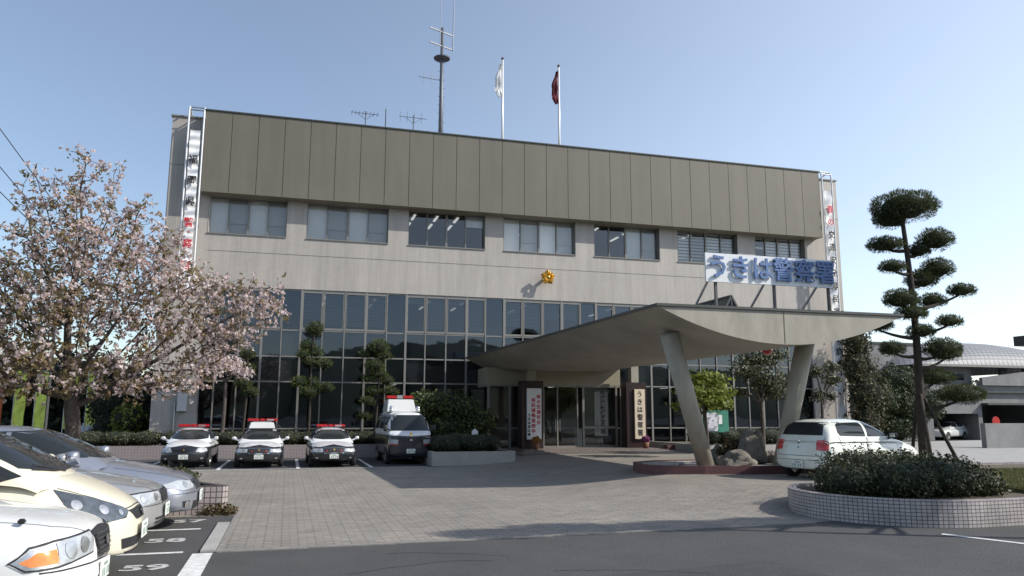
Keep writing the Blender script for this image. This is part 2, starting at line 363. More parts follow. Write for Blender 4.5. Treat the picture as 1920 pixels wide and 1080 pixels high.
def cloud_pine(label, base, trunk, pads, m='pine_leaf', dens=900, tr=.12, needle=.10, cat='pine tree', group=None, name='cloud_pine', corek=.74, trunk_pts=None):
    """trunk: top point; pads: (center, radii) in world coords"""
    t = thing(name, label, cat, base, 0, group); mb = MB(); b = Vector(base); tp = Vector(trunk)
    def tk(s): return b.lerp(tp, s) + Vector((math.sin(s * 5 + b.x) * .05, math.cos(s * 4) * .05, 0)) * (1 if s < 1 else 0)
    ts = [tk(i / 10) for i in range(11)]
    mb.tube(ts, [tr * (1 - .6 * i / 10) for i in range(11)], 10)
    P = []; Nn = []; cm = MB()
    for c, r in pads:
        c = Vector(c)
        s = min(max((c.z - .35 * abs(c.x - tp.x) - b.z) / (tp.z - b.z), .08), .97); q = tk(s)
        if (c - q).length > .25: mb.tube(bez(q, c - Vector((0, 0, r[2] * .5)), -.12, 5), [tr * .42 * (1 - .12 * i) for i in range(6)], 7)
        n = int(dens * (r[0] * r[1] + r[0] * r[2] + r[1] * r[2]) * 2)
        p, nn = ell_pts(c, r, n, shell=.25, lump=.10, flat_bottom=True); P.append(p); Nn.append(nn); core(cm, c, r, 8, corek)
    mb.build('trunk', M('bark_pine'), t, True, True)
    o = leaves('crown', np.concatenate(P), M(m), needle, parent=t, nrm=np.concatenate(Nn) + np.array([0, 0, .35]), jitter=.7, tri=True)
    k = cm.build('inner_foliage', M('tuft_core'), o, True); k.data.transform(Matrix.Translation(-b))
    return t

def bush(name, label, cat, base, blobs, m, dens=500, size=.06, stems=True, group=None, aspect=1.5, shell=.45, corek=.7, lump=.2, jitter=.9, shoots=0):
    t = thing(name, label, cat, base, 0, group); P = []; Nn = []; cm = MB()
    for c, r in blobs:
        n = int(dens * (r[0] * r[1] + r[0] * r[2] + r[1] * r[2]) * 2)
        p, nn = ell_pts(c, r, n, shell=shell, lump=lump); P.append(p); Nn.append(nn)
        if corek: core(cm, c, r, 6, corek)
    if stems:
        mb = MB(); bb = Vector(base); cx = sum(c[0] for c, r in blobs) / len(blobs); cy = sum(c[1] for c, r in blobs) / len(blobs)
        zlo = min(c[2] - r[2] for c, r in blobs); zt = max(c[2] for c, r in blobs); fk = Vector((bb.x * .6 + cx * .4, bb.y * .6 + cy * .4, max(zlo, bb.z + .3))); tr0 = .035 + .018 * (zt - bb.z)
        mb.tube(bez(bb, fk, 0, 5, (.06, 0, 0)), [tr0 * (1 - .08 * i) for i in range(6)], 8)
        for c, r in blobs:
            mb.tube(bez(fk - Vector((0, 0, .1)), c, .15, 5, (random.uniform(-.15, .15), 0, 0)), [tr0 * .6 * (1 - .15 * i) for i in range(6)], 6)
        mb.build('trunk', M('bark'), t, True, True)
    if shoots:
        for c, r in blobs:
            p, nn = ell_pts(c, (r[0] * 1.06, r[1] * 1.06, r[2] * 1.10), int(shoots * r[0] * r[1]), shell=.02, lump=.0); ok = p[:, 2] > c[2]; p = p[ok]; nn = nn[ok]
            q = np.repeat(p, 6, 0) + np.tile(np.linspace(-.02, .05, 6)[:, None], (len(p), 3)) * np.repeat(nn + rng.normal(size=nn.shape) * .35 + [0, 0, .5], 6, 0) + rng.normal(size=(len(p) * 6, 3)) * .012
            P.append(q); Nn.append(np.repeat(nn, 6, 0) * .3)
    o = leaves('foliage' if not stems else 'crown', np.concatenate(P), M(m), size, parent=t, nrm=np.concatenate(Nn), jitter=jitter, aspect=aspect)
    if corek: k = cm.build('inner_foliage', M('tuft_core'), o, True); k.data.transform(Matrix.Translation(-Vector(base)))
    return t

# ================================================================ ground
g = MB(); g.add([(-900, -300, 0), (1500, -300, 0), (1500, 2500, 0), (-900, 2500, 0)], [(0, 1, 2, 3)])
tag(g.build('ground', M('asphalt')), kind='structure')
hl_ = MB(); hv = []; r_h = random.Random(5)
from mathutils import noise as mn
for i in range(121):
    x = -700 + 1500 * i / 120; h_ = 44 + 34 * mn.noise(Vector((x / 260, 0, 3))) + 3 * mn.noise(Vector((x / 30, 2, 0)))
    hv += [(x, -420 + 20 * math.sin(i), -1), (x, -520, max(h_, 8)), (x, -640, -1)]
hl_.add(hv, [(3 * i + a, 3 * i + a + 1, 3 * i + a + 4, 3 * i + a + 3) for i in range(120) for a in (0, 1)])
tag(hl_.build('hills', M('hill'), None, True), kind='structure')
def sheet(name, pts, m, dz):
    b = MB(); b.add([(x, y, dz) for x, y in pts], [tuple(range(len(pts)))]); return tag(b.build(name, m), kind='structure')
sheet('parking_bays', [(-14, 28.72), (5.1, 28.55), (5.1, 35.9), (-14, 36.1)], M('asphalt_dark'), .004)
# interlocking block forecourt, rising gently towards the entrance
pm = bpy.data.materials.new('paver'); pm.use_nodes = True; n = pm.node_tree; l = n.links; P = n.nodes['Principled BSDF']; P.inputs['Roughness'].default_value = .85
gg = n.nodes.new('ShaderNodeNewGeometry'); br = n.nodes.new('ShaderNodeTexBrick'); br.offset = .5
br.inputs['Scale'].default_value = 1; br.inputs['Brick Width'].default_value = .25; br.inputs['Row Height'].default_value = .125; br.inputs['Mortar Size'].default_value = .007; br.inputs['Mortar Smooth'].default_value = .3
br.inputs['Color1'].default_value = (.225, .210, .184, 1); br.inputs['Color2'].default_value = (.265, .246, .214, 1); br.inputs['Mortar'].default_value = (.15, .14, .125, 1)
l.new(gg.outputs['Position'], br.inputs['Vector'])
nz1 = n.nodes.new('ShaderNodeTexNoise'); nz1.inputs['Scale'].default_value = .45; nz1.inputs['Detail'].default_value = 9; nz1.inputs['Roughness'].default_value = .72; l.new(gg.outputs['Position'], nz1.inputs['Vector'])
mr = n.nodes.new('ShaderNodeMapRange'); mr.inputs[1].default_value = .3; mr.inputs[2].default_value = .7; mr.inputs[3].default_value = .78; mr.inputs[4].default_value = 1.14; l.new(nz1.outputs[0], mr.inputs[0])
# odd pinkish / darker blocks
br2 = n.nodes.new('ShaderNodeTexBrick'); br2.offset = .5; br2.inputs['Scale'].default_value = 1; br2.inputs['Brick Width'].default_value = .25; br2.inputs['Row Height'].default_value = .125; br2.inputs['Mortar Size'].default_value = 0
br2.inputs['Color1'].default_value = (.86, .87, .88, 1); br2.inputs['Color2'].default_value = (1.12, 1.06, 1.03, 1); mp = n.nodes.new('ShaderNodeMapping'); mp.inputs['Location'].default_value = (40, 25, 0); l.new(gg.outputs['Position'], mp.inputs[0]); l.new(mp.outputs[0], br2.inputs['Vector'])
sx = n.nodes.new('ShaderNodeSeparateXYZ'); l.new(gg.outputs['Position'], sx.inputs[0])
def mth(op, a, b=None, v=None):
    q = n.nodes.new('ShaderNodeMath'); q.operation = op; l.new(a, q.inputs[0])
    if b is not None: l.new(b, q.inputs[1])
    if v is not None: q.inputs[1].default_value = v
    return q.outputs[0]
fx = mth('PINGPONG', sx.outputs[0], v=.125); fy = mth('PINGPONG', sx.outputs[1], v=.125)
dd = mth('ADD', mth('MULTIPLY', fx, fx), mth('MULTIPLY', fy, fy)); dot = mth('GREATER_THAN', dd, v=.00045)
dm = n.nodes.new('ShaderNodeMapRange'); dm.inputs[3].default_value = .25; dm.inputs[4].default_value = 1; l.new(dot, dm.inputs[0])
def mul(a, b):
    q = n.nodes.new('ShaderNodeMix'); q.data_type = 'RGBA'; q.blend_type = 'MULTIPLY'; q.inputs[0].default_value = 1; l.new(a, q.inputs[6]); l.new(b, q.inputs[7]); return q.outputs[2]
cc = mul(mul(mul(br.outputs[0], mr.outputs[0]), br2.outputs[0]), dm.outputs[0])
l.new(cc, P.inputs['Base Color']); bp = n.nodes.new('ShaderNodeBump'); bp.invert = True; bp.inputs['Strength'].default_value = .4; bp.inputs['Distance'].default_value = .006; l.new(br.outputs['Fac'], bp.inputs['Height']); l.new(bp.outputs[0], P.inputs['Normal'])
MATS['paver'] = pm
fv = MB(); NU, NV = 60, 50; us = [-.85 + 35 * i / NU for i in range(NU + 1)]
def v0(u): return 11.93 + .046 * max(u + 1, 0)
vs = [(u, v0(u) + (37 - v0(u)) * j / NV) for u in us for j in range(NV + 1)]
fs = []
for i in range(NU):
    for j in range(NV):
        u = us[i]; v = vs[i * (NV + 1) + j][1]
        if u < 5.0 and v > 28.2: continue
        fs.append((i * (NV + 1) + j, (i + 1) * (NV + 1) + j, (i + 1) * (NV + 1) + j + 1, i * (NV + 1) + j + 1))
fv.add([(u, v, ground_z(u, v) + .008) for u, v in vs], fs); fc = fv.build('forecourt_paving', pm, None, True); tag(fc, kind='structure')
b = MB(); b.box(-9.5, -.84, 16.0, 28.68, 0, .0085); tag(b.build('side_paving', pm), kind='structure')
sheet('asphalt_patch', [(2.0, 6.0), (6.6, 6.6), (6.2, 9.4), (2.6, 8.9)], M('asphalt_patch'), .003)
b = MB(); cr = random.Random(9)
for k_ in range(4):
    x, y = cr.uniform(0, 7), cr.uniform(8.2, 11.6); a = cr.uniform(-.5, .5); pts_ = [(x, y)]
    for q in range(14): a += cr.uniform(-.5, .5); x += .16 * math.cos(a); y += .16 * math.sin(a) * .6; pts_.append((x, y))
    for (x0, y0), (x1, y1) in zip(pts_, pts_[1:]): b.prism([(x0, y0 - .006, .0042), (x1, y1 - .006, .0042), (x1, y1 + .006, .0042), (x0, y0 + .006, .0042)], (0, 0, .0006))
tag(b.build('asphalt_cracks', M('wire')), kind='structure')
# porch apron of darker tiles in front of the doors
b = MB(); b.box(10.0, 17.6, 33.1, 36.4, .1, .34); tag(b.build('porch_floor', M('porch_tile')), kind='structure')
b = MB(); b.box(9.4, 18.2, 31.2, 33.1, .1, .295); tag(b.build('porch_step', M('porch_tile')), kind='structure')
sheet('driveway', [(23.5, 20), (60, 22), (70, 49), (23.5, 37)], M('concrete'), .285)
b = MB(); b.box(-.87, -.80, 11.92, 16.3, 0, .012)
tag(b.build('paving_edge', M('edge_block')), kind='structure')
b = MB(); b.box(-1.07, -.88, 11.95, 14.9, 0, .03); tag(b.build('kerb', M('concrete')), kind='structure')
b = MB()
for i in range(8): b.box(-.85 + i * 1.25, -.85 + i * 1.25 + 1.24, v0(-.85 + i * 1.25 + .6) - .07, v0(-.85 + i * 1.25 + .6) + .0, 0, .016)
tag(b.build('paving_border', M('edge_block')), kind='structure')
# painted markings
b = MB(); Z0, Z1 = .004, .008
for v in (14.33, 12.02, 9.75, 7.5): b.box(-6.5, -1.3, v - .05, v + .05, Z0, Z1)
b.box(-1.16, -.9, 5, 11.85, Z0, Z1)
b.prism([(10.25, 10.65, Z0), (10.35, 10.72, Z0), (12.2, 6.0, Z0), (12.08, 6.0, Z0)], (0, 0, .004))
for u in (-4.75, -2.2, .45, 3.0): b.box(u - .06, u + .06, 28.7, 34.5, .008, .012)
b.box(-6, 5.0, 28.66, 28.74, .012, .018)
tag(b.build('lane_markings', M('white_line')), kind='structure')
for s, u, v in (('57', -1.62, 15.35), ('58', -1.68, 13.15), ('59', -1.62, 10.95)):
    o = text('stall_number', s, .5, M('worn_paint'), Vector((u, v, .008)), None, rot=(0, 0, 0), ext=.002, off=.012, sx=1.15); tag(o, kind='structure')

# ================================================================ police station
BV = 38.0
ps = thing('police_station', 'wide three storey police station with pinkish tiled walls, dark olive parapet panels and gridded windows', 'building', (12, BV, 0))
def part(mb, name, m, parent=ps, smooth=False): return mb.build(name, m, parent, smooth, True)
UL, UR, ZT = -5.85, 30.95, 15.75
win = [(-4.01, -.44), (.47, 4.42), (5.4, 9.38), (10.34, 14.33), (15.37, 19.25), (20.31, 24.11), (25.22, 28.55)]
ZS, ZH = 10.21, 12.25
w = MB()
w.box(UL, -3.95, BV, BV + .4, 0, ZT); w.box(28.6, UR, BV, BV + .4, 0, ZT)       # end fins
w.box(-3.95, 28.6, BV, BV + .4, 7.76, ZS)                                      # spandrel band
w.box(-3.95, 28.6, BV, BV + .4, ZH, 15.6)
e = [-3.95] + [x for p in win for x in p] + [28.6]
for i in range(0, len(e), 2):
    if e[i + 1] - e[i] > .03: w.box(e[i], e[i + 1], BV, BV + .4, ZS, ZH)
w.box(UL, UL + .3, BV + .4, 50, 0, ZT); w.box(UR - .3, UR, BV + .4, 50, 0, ZT); w.box(UL + .3, UR - .3, 49.7, 50, 0, ZT)
part(w, 'wall', M('facade_tile'))
b = MB(); b.box(-3.95, 28.6, BV - .004, BV + .02, 9.40, 9.425); b.box(UL - .002, -4.45, BV - .004, BV + .01, 13.4, 13.42); b.box(29.9, UR + .002, BV - .004, BV + .01, 13.4, 13.42); b.box(29.9, UR + .002, BV - .004, BV + .01, 7.9, 7.92)
part(b, 'expansion_joint', M('panel_joint'))
b = MB(); b.box(UL + .3, UR - .3, BV + .4, 49.7, 15.2, 15.35); part(b, 'roof', M('concrete_dark'))
b = MB(); b.box(UL - .06, -4.42, BV - .06, BV + .5, ZT, ZT + .07); b.box(29.4, UR + .06, BV - .06, BV + .5, ZT, ZT + .07); b.box(UL - .06, UL + .35, BV + .5, 50.05, ZT, ZT + .07); b.box(UR - .35, UR + .06, BV + .5, 50.05, ZT, ZT + .07)
part(b, 'coping', M('frame_alu'))
# parapet panels
PV = 37.32; PL, PR = -4.33, 29.27; PB, PT = 12.03, 15.95
N = 28; pw = (PR - PL) / N
for i in range(N):
    b = MB(); b.box(PL + i * pw + .012, PL + (i + 1) * pw - .012, PV, PV + .05, PB, PT)
    part(b, 'parapet_panel', M('panel'))
b = MB(); b.box(PL + .01, PR - .01, PV + .052, BV - .002, PB + .06, PT - .03); part(b, 'parapet_backing', M('panel_joint'))
b = MB(); b.box(PL - .03, PR + .03, PV - .05, BV + .45, PT, PT + .06); part(b, 'parapet_coping', M('cap_dark'))
b = MB(); b.box(PL, PR, PV + .02, BV + .3, PB + .01, PB + .05); part(b, 'soffit', M('soffit'))
# upper windows
GV = BV + .3
ci = 0
blindset = [(1, 2, 1, 2), (1, 2, 1, 2), (0, 0, 0, 3), (1, 2, 1, 2), (0, 0, 1, 2), (4, 4, 4, 4), (5, 4, 4, 4)]
for wi, (a, c) in enumerate(win):
    o = MB(); t = .05
    o.box(a, c, BV - .05, BV + .36, ZS, ZS + .05)
    o.box(a, a + t, BV + .2, BV + .36, ZS + .05, ZH - .2); o.box(c - t, c, BV + .2, BV + .36, ZS + .05, ZH - .2)
    o.box(a + t, c - t, BV + .2, BV + .36, ZH - .25, ZH - .2)
    q = (c - a) / 4
    for k in (1, 2, 3): o.box(a + q * k - (.05 if k == 2 else .028), a + q * k + (.05 if k == 2 else .028), BV + .24, BV + .34, ZS + .05, ZH - .25)
    wf = part(o, 'window', M('frame_alu'))
    gb = MB(); gb.add([(a + t, GV, ZS + .05), (c - t, GV, ZS + .05), (c - t, GV, ZH - .25), (a + t, GV, ZH - .25)], [(0, 1, 2, 3)])
    part(gb, 'pane', M('glass_clear'), wf)
    for k in range(4):
        s = blindset[wi][k]; x0, x1 = a + q * k + .02, a + q * (k + 1) - .02
        bb = MB()
        if s == 1: bb.box(x0, x1, GV + .12, GV + .14, ZS + .03, ZH - .22); part(bb, 'blind', M('blind'), wf)
        elif s == 2: bb.box(x0, x1, GV + .15, GV + .17, ZS + .03, ZH - .22); bb.box(x0, x1, GV + .06, GV + .09, ZS + .62, ZS + .66); part(bb, 'blind', M('blind_grey'), wf)
        elif s == 3: bb.box(x0, x1, GV + .12, GV + .14, ZS + 1.25, ZH - .22); part(bb, 'blind', M('blind'), wf)
        elif s in (4, 5):
            for j in range(10):
                if s == 5 and j % 3: continue
                bb.box(x0, x1, GV + .12, GV + .15, ZS + .08 + j * .18, ZS + .08 + j * .18 + .12)
            part(bb, 'blind', M('blind') if k in (0, 2) or wi == 6 else M('blind_grey'), wf)
    for x0 in (a, c - .03): bb = MB(); bb.box(x0, x0 + .03, BV - .003, BV + .19, ZS + .05, ZH - .2); part(bb, 'reveal', M('frame_alu'), wf)
# curtain wall
mu = [-3.95, -3.3, -2.33, -1.33, -.45, .42, 1.42, 2.44, 3.45, 4.46, 5.4, 6.37, 7.41, 8.45, 9.43, 10.4, 11.4, 12.46, 13.52, 14.55, 15.42, 16.45, 17.5, 18.56, 19.6, 20.52, 21.48, 22.49, 23.5, 24.42, 25.32, 26.24, 27.1, 28.6]
rows = [.3, 1.22, 3.38, 4.56, 5.8, 7.72]
o = MB()
for i, u in enumerate(mu):
    wd = .028 if i % 5 in (1, 2, 4) else .05
    if 9.2 < u < 15.8: o.box(u - wd, u + wd, BV + .02, BV + .14, 3.38, 7.76)
    else: o.box(u - wd, u + wd, BV + .02, BV + .14, .3, 7.76)
for z in rows[1:]: o.box(-3.95, 28.6, BV + .05, BV + .13, z - .035, z + .03)
o.box(-3.95, 9.0, BV, BV + .3, 0, .3); o.box(15.9, 28.6, BV, BV + .3, 0, .3)
part(o, 'curtain_wall_frame', M('frame_alu'))
lowvar = random.Random(3)
for i in range(len(mu) - 1):
    for j in range(len(rows) - 1):
        a, c = mu[i] + .04, mu[i + 1] - .04; z0, z1 = rows[j] + .035, rows[j + 1] - .04
        if 9.2 < (a + c) / 2 < 15.8 and j < 2: continue
        if j in (0, 2) : # merge the minor rows per column into one part together with the row above
            continue
        gb = MB(); gb.add([(a, BV + .1, z0), (c, BV + .1, z0), (c, BV + .1, z1), (a, BV + .1, z1)], [(0, 1, 2, 3)])
        if j in (1, 3):
            y0, y1 = rows[j - 1] + .035, rows[j] - .04
            gb.add([(a, BV + .1, y0), (c, BV + .1, y0), (c, BV + .1, y1), (a, BV + .1, y1)], [(0, 1, 2, 3)])
        part(gb, 'glazing', M('glass_dark'))
    if i % 5 in (1, 2, 3, 4) or True:
        pass
# opening casements on the second storey: frame lines and half drawn blinds
for i in range(len(mu) - 1):
    if i % 5 == 4: continue
    a, c = mu[i] + .05, mu[i + 1] - .05; o = MB()
    o.box(a, c, BV + .03, BV + .09, 5.84, 5.93); o.box(a, c, BV + .03, BV + .09, 7.6, 7.68); o.box(a, a + .035, BV + .03, BV + .09, 5.93, 7.6); o.box(c - .035, c, BV + .03, BV + .09, 5.93, 7.6)
    wf = part(o, 'casement', M('frame_alu'))
    h = lowvar.choice([.3, .9, 1.3, 1.55, 1.55]); bb = MB()
    for k in range(int(h / .07)): bb.box(a, c, BV + .25, BV + .275, 7.6 - k * .07 - .05, 7.6 - k * .07)
    part(bb, 'blind', M('blind_grey'), wf)
# interior
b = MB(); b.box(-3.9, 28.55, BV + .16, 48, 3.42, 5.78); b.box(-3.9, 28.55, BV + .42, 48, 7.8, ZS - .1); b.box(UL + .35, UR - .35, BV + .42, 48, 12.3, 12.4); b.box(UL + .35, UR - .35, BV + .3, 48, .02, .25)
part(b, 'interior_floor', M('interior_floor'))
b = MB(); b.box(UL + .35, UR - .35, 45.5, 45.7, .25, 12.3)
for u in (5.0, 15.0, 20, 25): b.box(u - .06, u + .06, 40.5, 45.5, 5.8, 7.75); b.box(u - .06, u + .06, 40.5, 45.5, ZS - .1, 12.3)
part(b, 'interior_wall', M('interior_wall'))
b = MB()
for u in (-2, 1.4, 2.6, 5.9, 7.1, 8.2, 12.5, 16.2, 18.2, 22): 
    for v in (39.6, 41.4): b.box(u, u + .12, v, v + 1.1, 12.2, 12.25)
for u in (1.5, 4, 6.8, 8.6, 12.0, 17): 
    for v in (39.6, 42): b.box(u, u + .12, v, v + 1.1, 7.68, 7.72)
for u in (5, 12.6, 13.4, 20): b.box(u, u + .12, 38.8, 40, 3.33, 3.37)
part(b, 'ceiling_tube', M('tube_lit'))
# entrance vestibule
b = MB(); b.box(9.05, 15.85, 36.0, BV, 3.32, 4.12); part(b, 'vestibule_fascia', M('soffit'))
o = MB()
for u in (9.1, 10.15, 11.82, 13.88, 15.62): o.box(u - .05, u + .05, 35.98, 36.1, .3, 3.32)
for u in (12.55, 13.58, 15.86): o.box(u - .03, u + .03, 36.0, 36.08, .3, 3.32)
o.box(9.1, 15.9, 36.0, 36.09, 3.22, 3.318); o.box(11.8, 15.6, 36.01, 36.09, .34, .42); o.box(13.9, 15.6, 36.0, 36.06, 1.22, 1.34); o.box(15.8, 15.9, 36.1, 38, 3.2, 3.318); o.box(9.05, 9.15, 36.1, 38, 3.2, 3.318); o.box(15.8, 15.9, 36.1, 38, .3, .42)
part(o, 'vestibule_frame', M('frame_alu'))
for a, c, nm in ((9.15, 10.1, 'glazing'), (10.2, 11.77, 'glazing'), (11.87, 12.52, 'door'), (12.58, 13.55, 'door'), (13.93, 15.57, 'glazing')):
    gb = MB(); gb.add([(a, 36.04, .42), (c, 36.04, .42), (c, 36.04, 3.22), (a, 36.04, 3.22)], [(0, 1, 2, 3)]); d = part(gb, nm, M('glass_tint'))
    if nm == 'door':
        hb = MB(); x = c - .08 if a < 12 else a + .08; hb.tube([(x, 35.98, 1.1), (x, 35.98, 1.7)], .015, 6); part(hb, 'handle', M('steel'), d)
gb = MB(); gb.add([(15.85, 36.1, .42), (15.85, 38, .42), (15.85, 38, 3.2), (15.85, 36.1, 3.2)], [(0, 1, 2, 3)]); part(gb, 'glazing', M('glass_tint'))
b = MB(); b.box(14.0, 14.2, 37.0, 37.6, .3, 1.25); b.box(14.0, 15.5, 37.0, 37.5, 1.2, 1.25); part(b, 'counter', M('sign_grey'))
# side box, pipe and low window on the left fin
b = MB(); b.box(-4.75, -4.35, BV - .25, BV - .002, 2.0, 3.1); part(b, 'meter_box', M('sign_grey'))
b = MB(); b.tube([(-4.86, BV - .06, 0), (-4.86, BV - .06, 2.4)], .04, 8); part(b, 'pipe', M('steel'))
# emblem: five-pointed star of folded rays inside a cherry shaped medal
em = MB(); EC = Vector((12.62, BV - .42, 8.9))
for k in range(5):
    t = PI / 2 + k * 2 * PI / 5
    d = Vector((math.cos(t), 0, math.sin(t))); s = Vector((-math.sin(t), 0, math.cos(t)))
    for j in (-1, 0, 1):
        dj = (d * math.cos(j * .36) + s * math.sin(j * .36)); sj = Vector((-dj.z, 0, dj.x)); L = .42 if j == 0 else .36
        vs_ = [EC + Vector((0, .06, 0)), EC + dj * .1 + sj * .05, EC + dj * L * .8 + sj * .085, EC + dj * L, EC + dj * L * .8 - sj * .085, EC + dj * .1 - sj * .05, EC + dj * L * .6 + Vector((0, -.13 if j == 0 else -.09, 0))]
        em.add(vs_, [(1, 2, 6), (2, 3, 6), (3, 4, 6), (4, 5, 6), (5, 1, 6), (1, 5, 4, 3, 2)])
em.lathe([(0, .07), (.07, .05), (.1, 0)], (0, 0, 0), 12)
vv = em.v; 
for i in range(len(vv) - 36, len(vv)): x, y, z = vv[i]; vv[i] = (EC.x + x, EC.y - .1 - z, EC.z + y)
em.tube([EC + Vector((0, .05, 0)), EC + Vector((0, .42, 0))], .09, 10)
eo = em.build('police_emblem', M('gold')); tag(eo, 'gold five-pointed rayed emblem fixed to the tiled wall above the entrance', 'emblem')

# ================================================================ entrance canopy
cn = thing('entrance_canopy', 'long boat-shaped beige entrance canopy on two leaning columns in front of the doors', 'canopy', (12.6, 20, .5))
CV0, CV1 = 17.8, 37.9
def c_edge(v): s = (v - CV0) / (36.5 - CV0); return 8.92 - .45 * s, 16.38
def c_sec(v, k):   # k 0..1 across
    a, c = c_edge(v); s = min(max((v - 28) / 8, 0), 1)
    x = 2 * k - 1; arc = (1 - abs(x) ** 2.0); flat = min(1, (1 - abs(x)) * 3.2)
    dep = .88 * arc * (1 - s) + (.55 + .1) * flat * s
    return a + (c - a) * k, 4.63 - dep
NS, NC = 24, 28; u_ = MB(); vs = []; 
for i in range(NS + 1):
    v = CV0 + (CV1 - CV0) * i / NS
    for j in range(NC + 1): x, z = c_sec(v, j / NC); vs.append((x, v + .03, z))
fs = [(i * (NC + 1) + j, i * (NC + 1) + j + 1, (i + 1) * (NC + 1) + j + 1, (i + 1) * (NC + 1) + j) for i in range(NS) for j in range(NC)]
u_.add(vs, fs); part(u_, 'underside', M('canopy_under'), cn, True)
f = MB(); fr = []
for j in range(NC + 1): x, z = c_sec(CV0, j / NC); fr.append((x, z))
f.prism([(x, CV0, z - .005) for x, z in fr] , (0, .03, 0)); part(f, 'fascia', M('canopy'), cn)
f = MB(); f.box(12.57, 12.60, CV0 - .004, CV0 + .01, 3.77, 4.6); part(f, 'fascia_joint', M('panel_joint'), cn)
r_ = MB(); vs = []
for i in range(NS + 1):
    v = CV0 - .05 + (CV1 - CV0 + .05) * i / NS; a, c = c_edge(v); vs += [(a - .06, v, 4.632), (c + .06, v, 4.632), (a - .06, v, 4.70), (c + .06, v, 4.70)]
fs = [(4 * i + a, 4 * i + b2, 4 * i + 4 + b2, 4 * i + 4 + a) for i in range(NS) for a, b2 in ((0, 1), (1, 3), (3, 2), (2, 0))] + [(0, 1, 3, 2), (4 * NS, 4 * NS + 1, 4 * NS + 3, 4 * NS + 2)]
r_.add(vs, fs); part(r_, 'roof', M('cap_dark'), cn)
for a, c in (((11.55, 20.25, .3), (9.95, 19.25, 4.1)), ((13.95, 20.3, .3), (14.35, 19.3, 4.1))):
    k = MB(); k.tube([a, c], [.235, .265], 24); part(k, 'column', M('canopy'), cn, True)
# glazed skylight ridge on the canopy roof
k = MB(); Y0, Y1 = 22.0, 29.0; A_ = (13.05, 4.72); B2 = (14.2, 4.72); C_ = (13.63, 5.9)
for y in (Y0, Y1):
    k.beam((A_[0], y, 4.72), (C_[0], y, 5.7), .06); k.beam((B2[0], y, 4.72), (C_[0], y, 5.7), .06); k.beam((A_[0], y, 4.75), (B2[0], y, 4.75), .05)
k.beam((C_[0], Y0, 5.7), (C_[0], Y1, 5.7), .07); k.beam((A_[0], Y0, 4.74), (A_[0], Y1, 4.74), .06); k.beam((B2[0], Y0, 4.74), (B2[0], Y1, 4.74), .06); k.beam((C_[0], Y0, 4.72), (C_[0], Y0, 5.7), .04)
for i in range(1, 6): y = Y0 + (Y1 - Y0) * i / 6; k.beam((A_[0], y, 4.72), (C_[0], y, 5.7), .045); k.beam((B2[0], y, 4.72), (C_[0], y, 5.7), .045)
sk = part(k, 'skylight', M('frame_dark'), cn)
k = MB(); k.add([(A_[0], Y0, 4.74), (C_[0], Y0, 5.69), (C_[0], Y1, 5.69), (A_[0], Y1, 4.74), (B2[0], Y0, 4.74), (B2[0], Y1, 4.74)], [(0, 1, 2, 3), (4, 5, 2, 1), (0, 4, 1)]); part(k, 'pane', M('glass_dark'), sk)
# red ball lamp hanging under the canopy
k = thing('police_lamp', 'red globe lamp hanging under the right side of the canopy', 'lamp', (14.6, 21.6, 3.9))
b = MB(); b.lathe([(0, -.17)] + [(.17 * math.sin(t), -.17 * math.cos(t)) for t in [PI * i / 10 for i in range(1, 10)]] + [(0, .17)], (14.6, 21.6, 3.95), 16); part(b, 'globe', M('tail_red'), k, True)
b = MB(); b.tube([(14.6, 21.6, 4.1), (14.6, 21.6, 4.35)], .03, 8); part(b, 'stem', M('steel'), k)

# roof-top name board
nb = thing('name_board', 'long white name board with raised blue characters standing on the canopy roof', 'sign', (13.4, 19.5, 4.7))
b = MB(); b.box(11.3, 15.56, 19.5, 19.56, 5.66, 6.5); M_ = part(b, 'board', M('sign_white'), nb)
text('lettering', 'うきは警察署', .74, M('blue_letter'), Vector((13.47, 19.44, 6.06)), nb, ext=.025, off=.010, sx=.97)
for u in (11.65, 13.58, 15.45):
    b = MB(); b.beam((u, 19.6, 4.7), (u, 19.6, 6.4), .07, .07); part(b, 'post', M('frame_dark'), nb)
for u in (11.45, 13.3, 15.1):
    b = MB(); b.beam((u, 19.62, 5.75), (u, 20.9, 4.7), .05, .05); part(b, 'brace', M('steel'), nb)

# sign pillars either side of the doors
for u, lab in ((10.98, 'dark brown tiled pillar left of the entrance doors'), (16.25, 'dark brown tiled pillar right of the entrance doors')):
    t = thing('sign_pillar', lab, 'pillar', (u, 35.2, .3), 0, 'brown pillars beside the entrance'); wd = .62
    b = MB(); b.box(u - .55, u + .5, 34.95, 35.6, .34, 3.45); part(b, 'shaft', M('brown_tile'), t)
    b = MB(); b.box(u - .2, u + .18, 35.1, 35.45, 3.45, 4.3); part(b, 'column', M('canopy'), t)
t = thing('campaign_sign', 'tall white vertical sign with red and black characters on the left pillar', 'sign', (11.0, 34.9, .75))
b = MB(); b.box(10.66, 11.36, 34.86, 34.94, .76, 3.1); part(b, 'board', M('sign_white'), t)
text('red_lettering', '\n'.join('春の交通安全'), .20, M('red_letter'), Vector((11.22, 34.855, 2.12)), t, ls=1.18, off=.003)
text('red_lettering', '\n'.join('県民運動実施中'), .20, M('red_letter'), Vector((10.97, 34.855, 1.84)), t, ls=1.18, off=.003)
text('black_lettering', '\n'.join('うきは警察署'), .13, M('black_letter'), Vector((10.76, 34.855, 1.42)), t, ls=1.35, off=.004)
t = thing('station_nameplate', 'tall beige wooden nameplate with brushed black characters on the right pillar', 'sign', (16.35, 34.9, .75))
b = MB(); b.box(16.08, 16.62, 34.84, 34.94, .76, 3.12); part(b, 'board', M('sign_beige'), t)
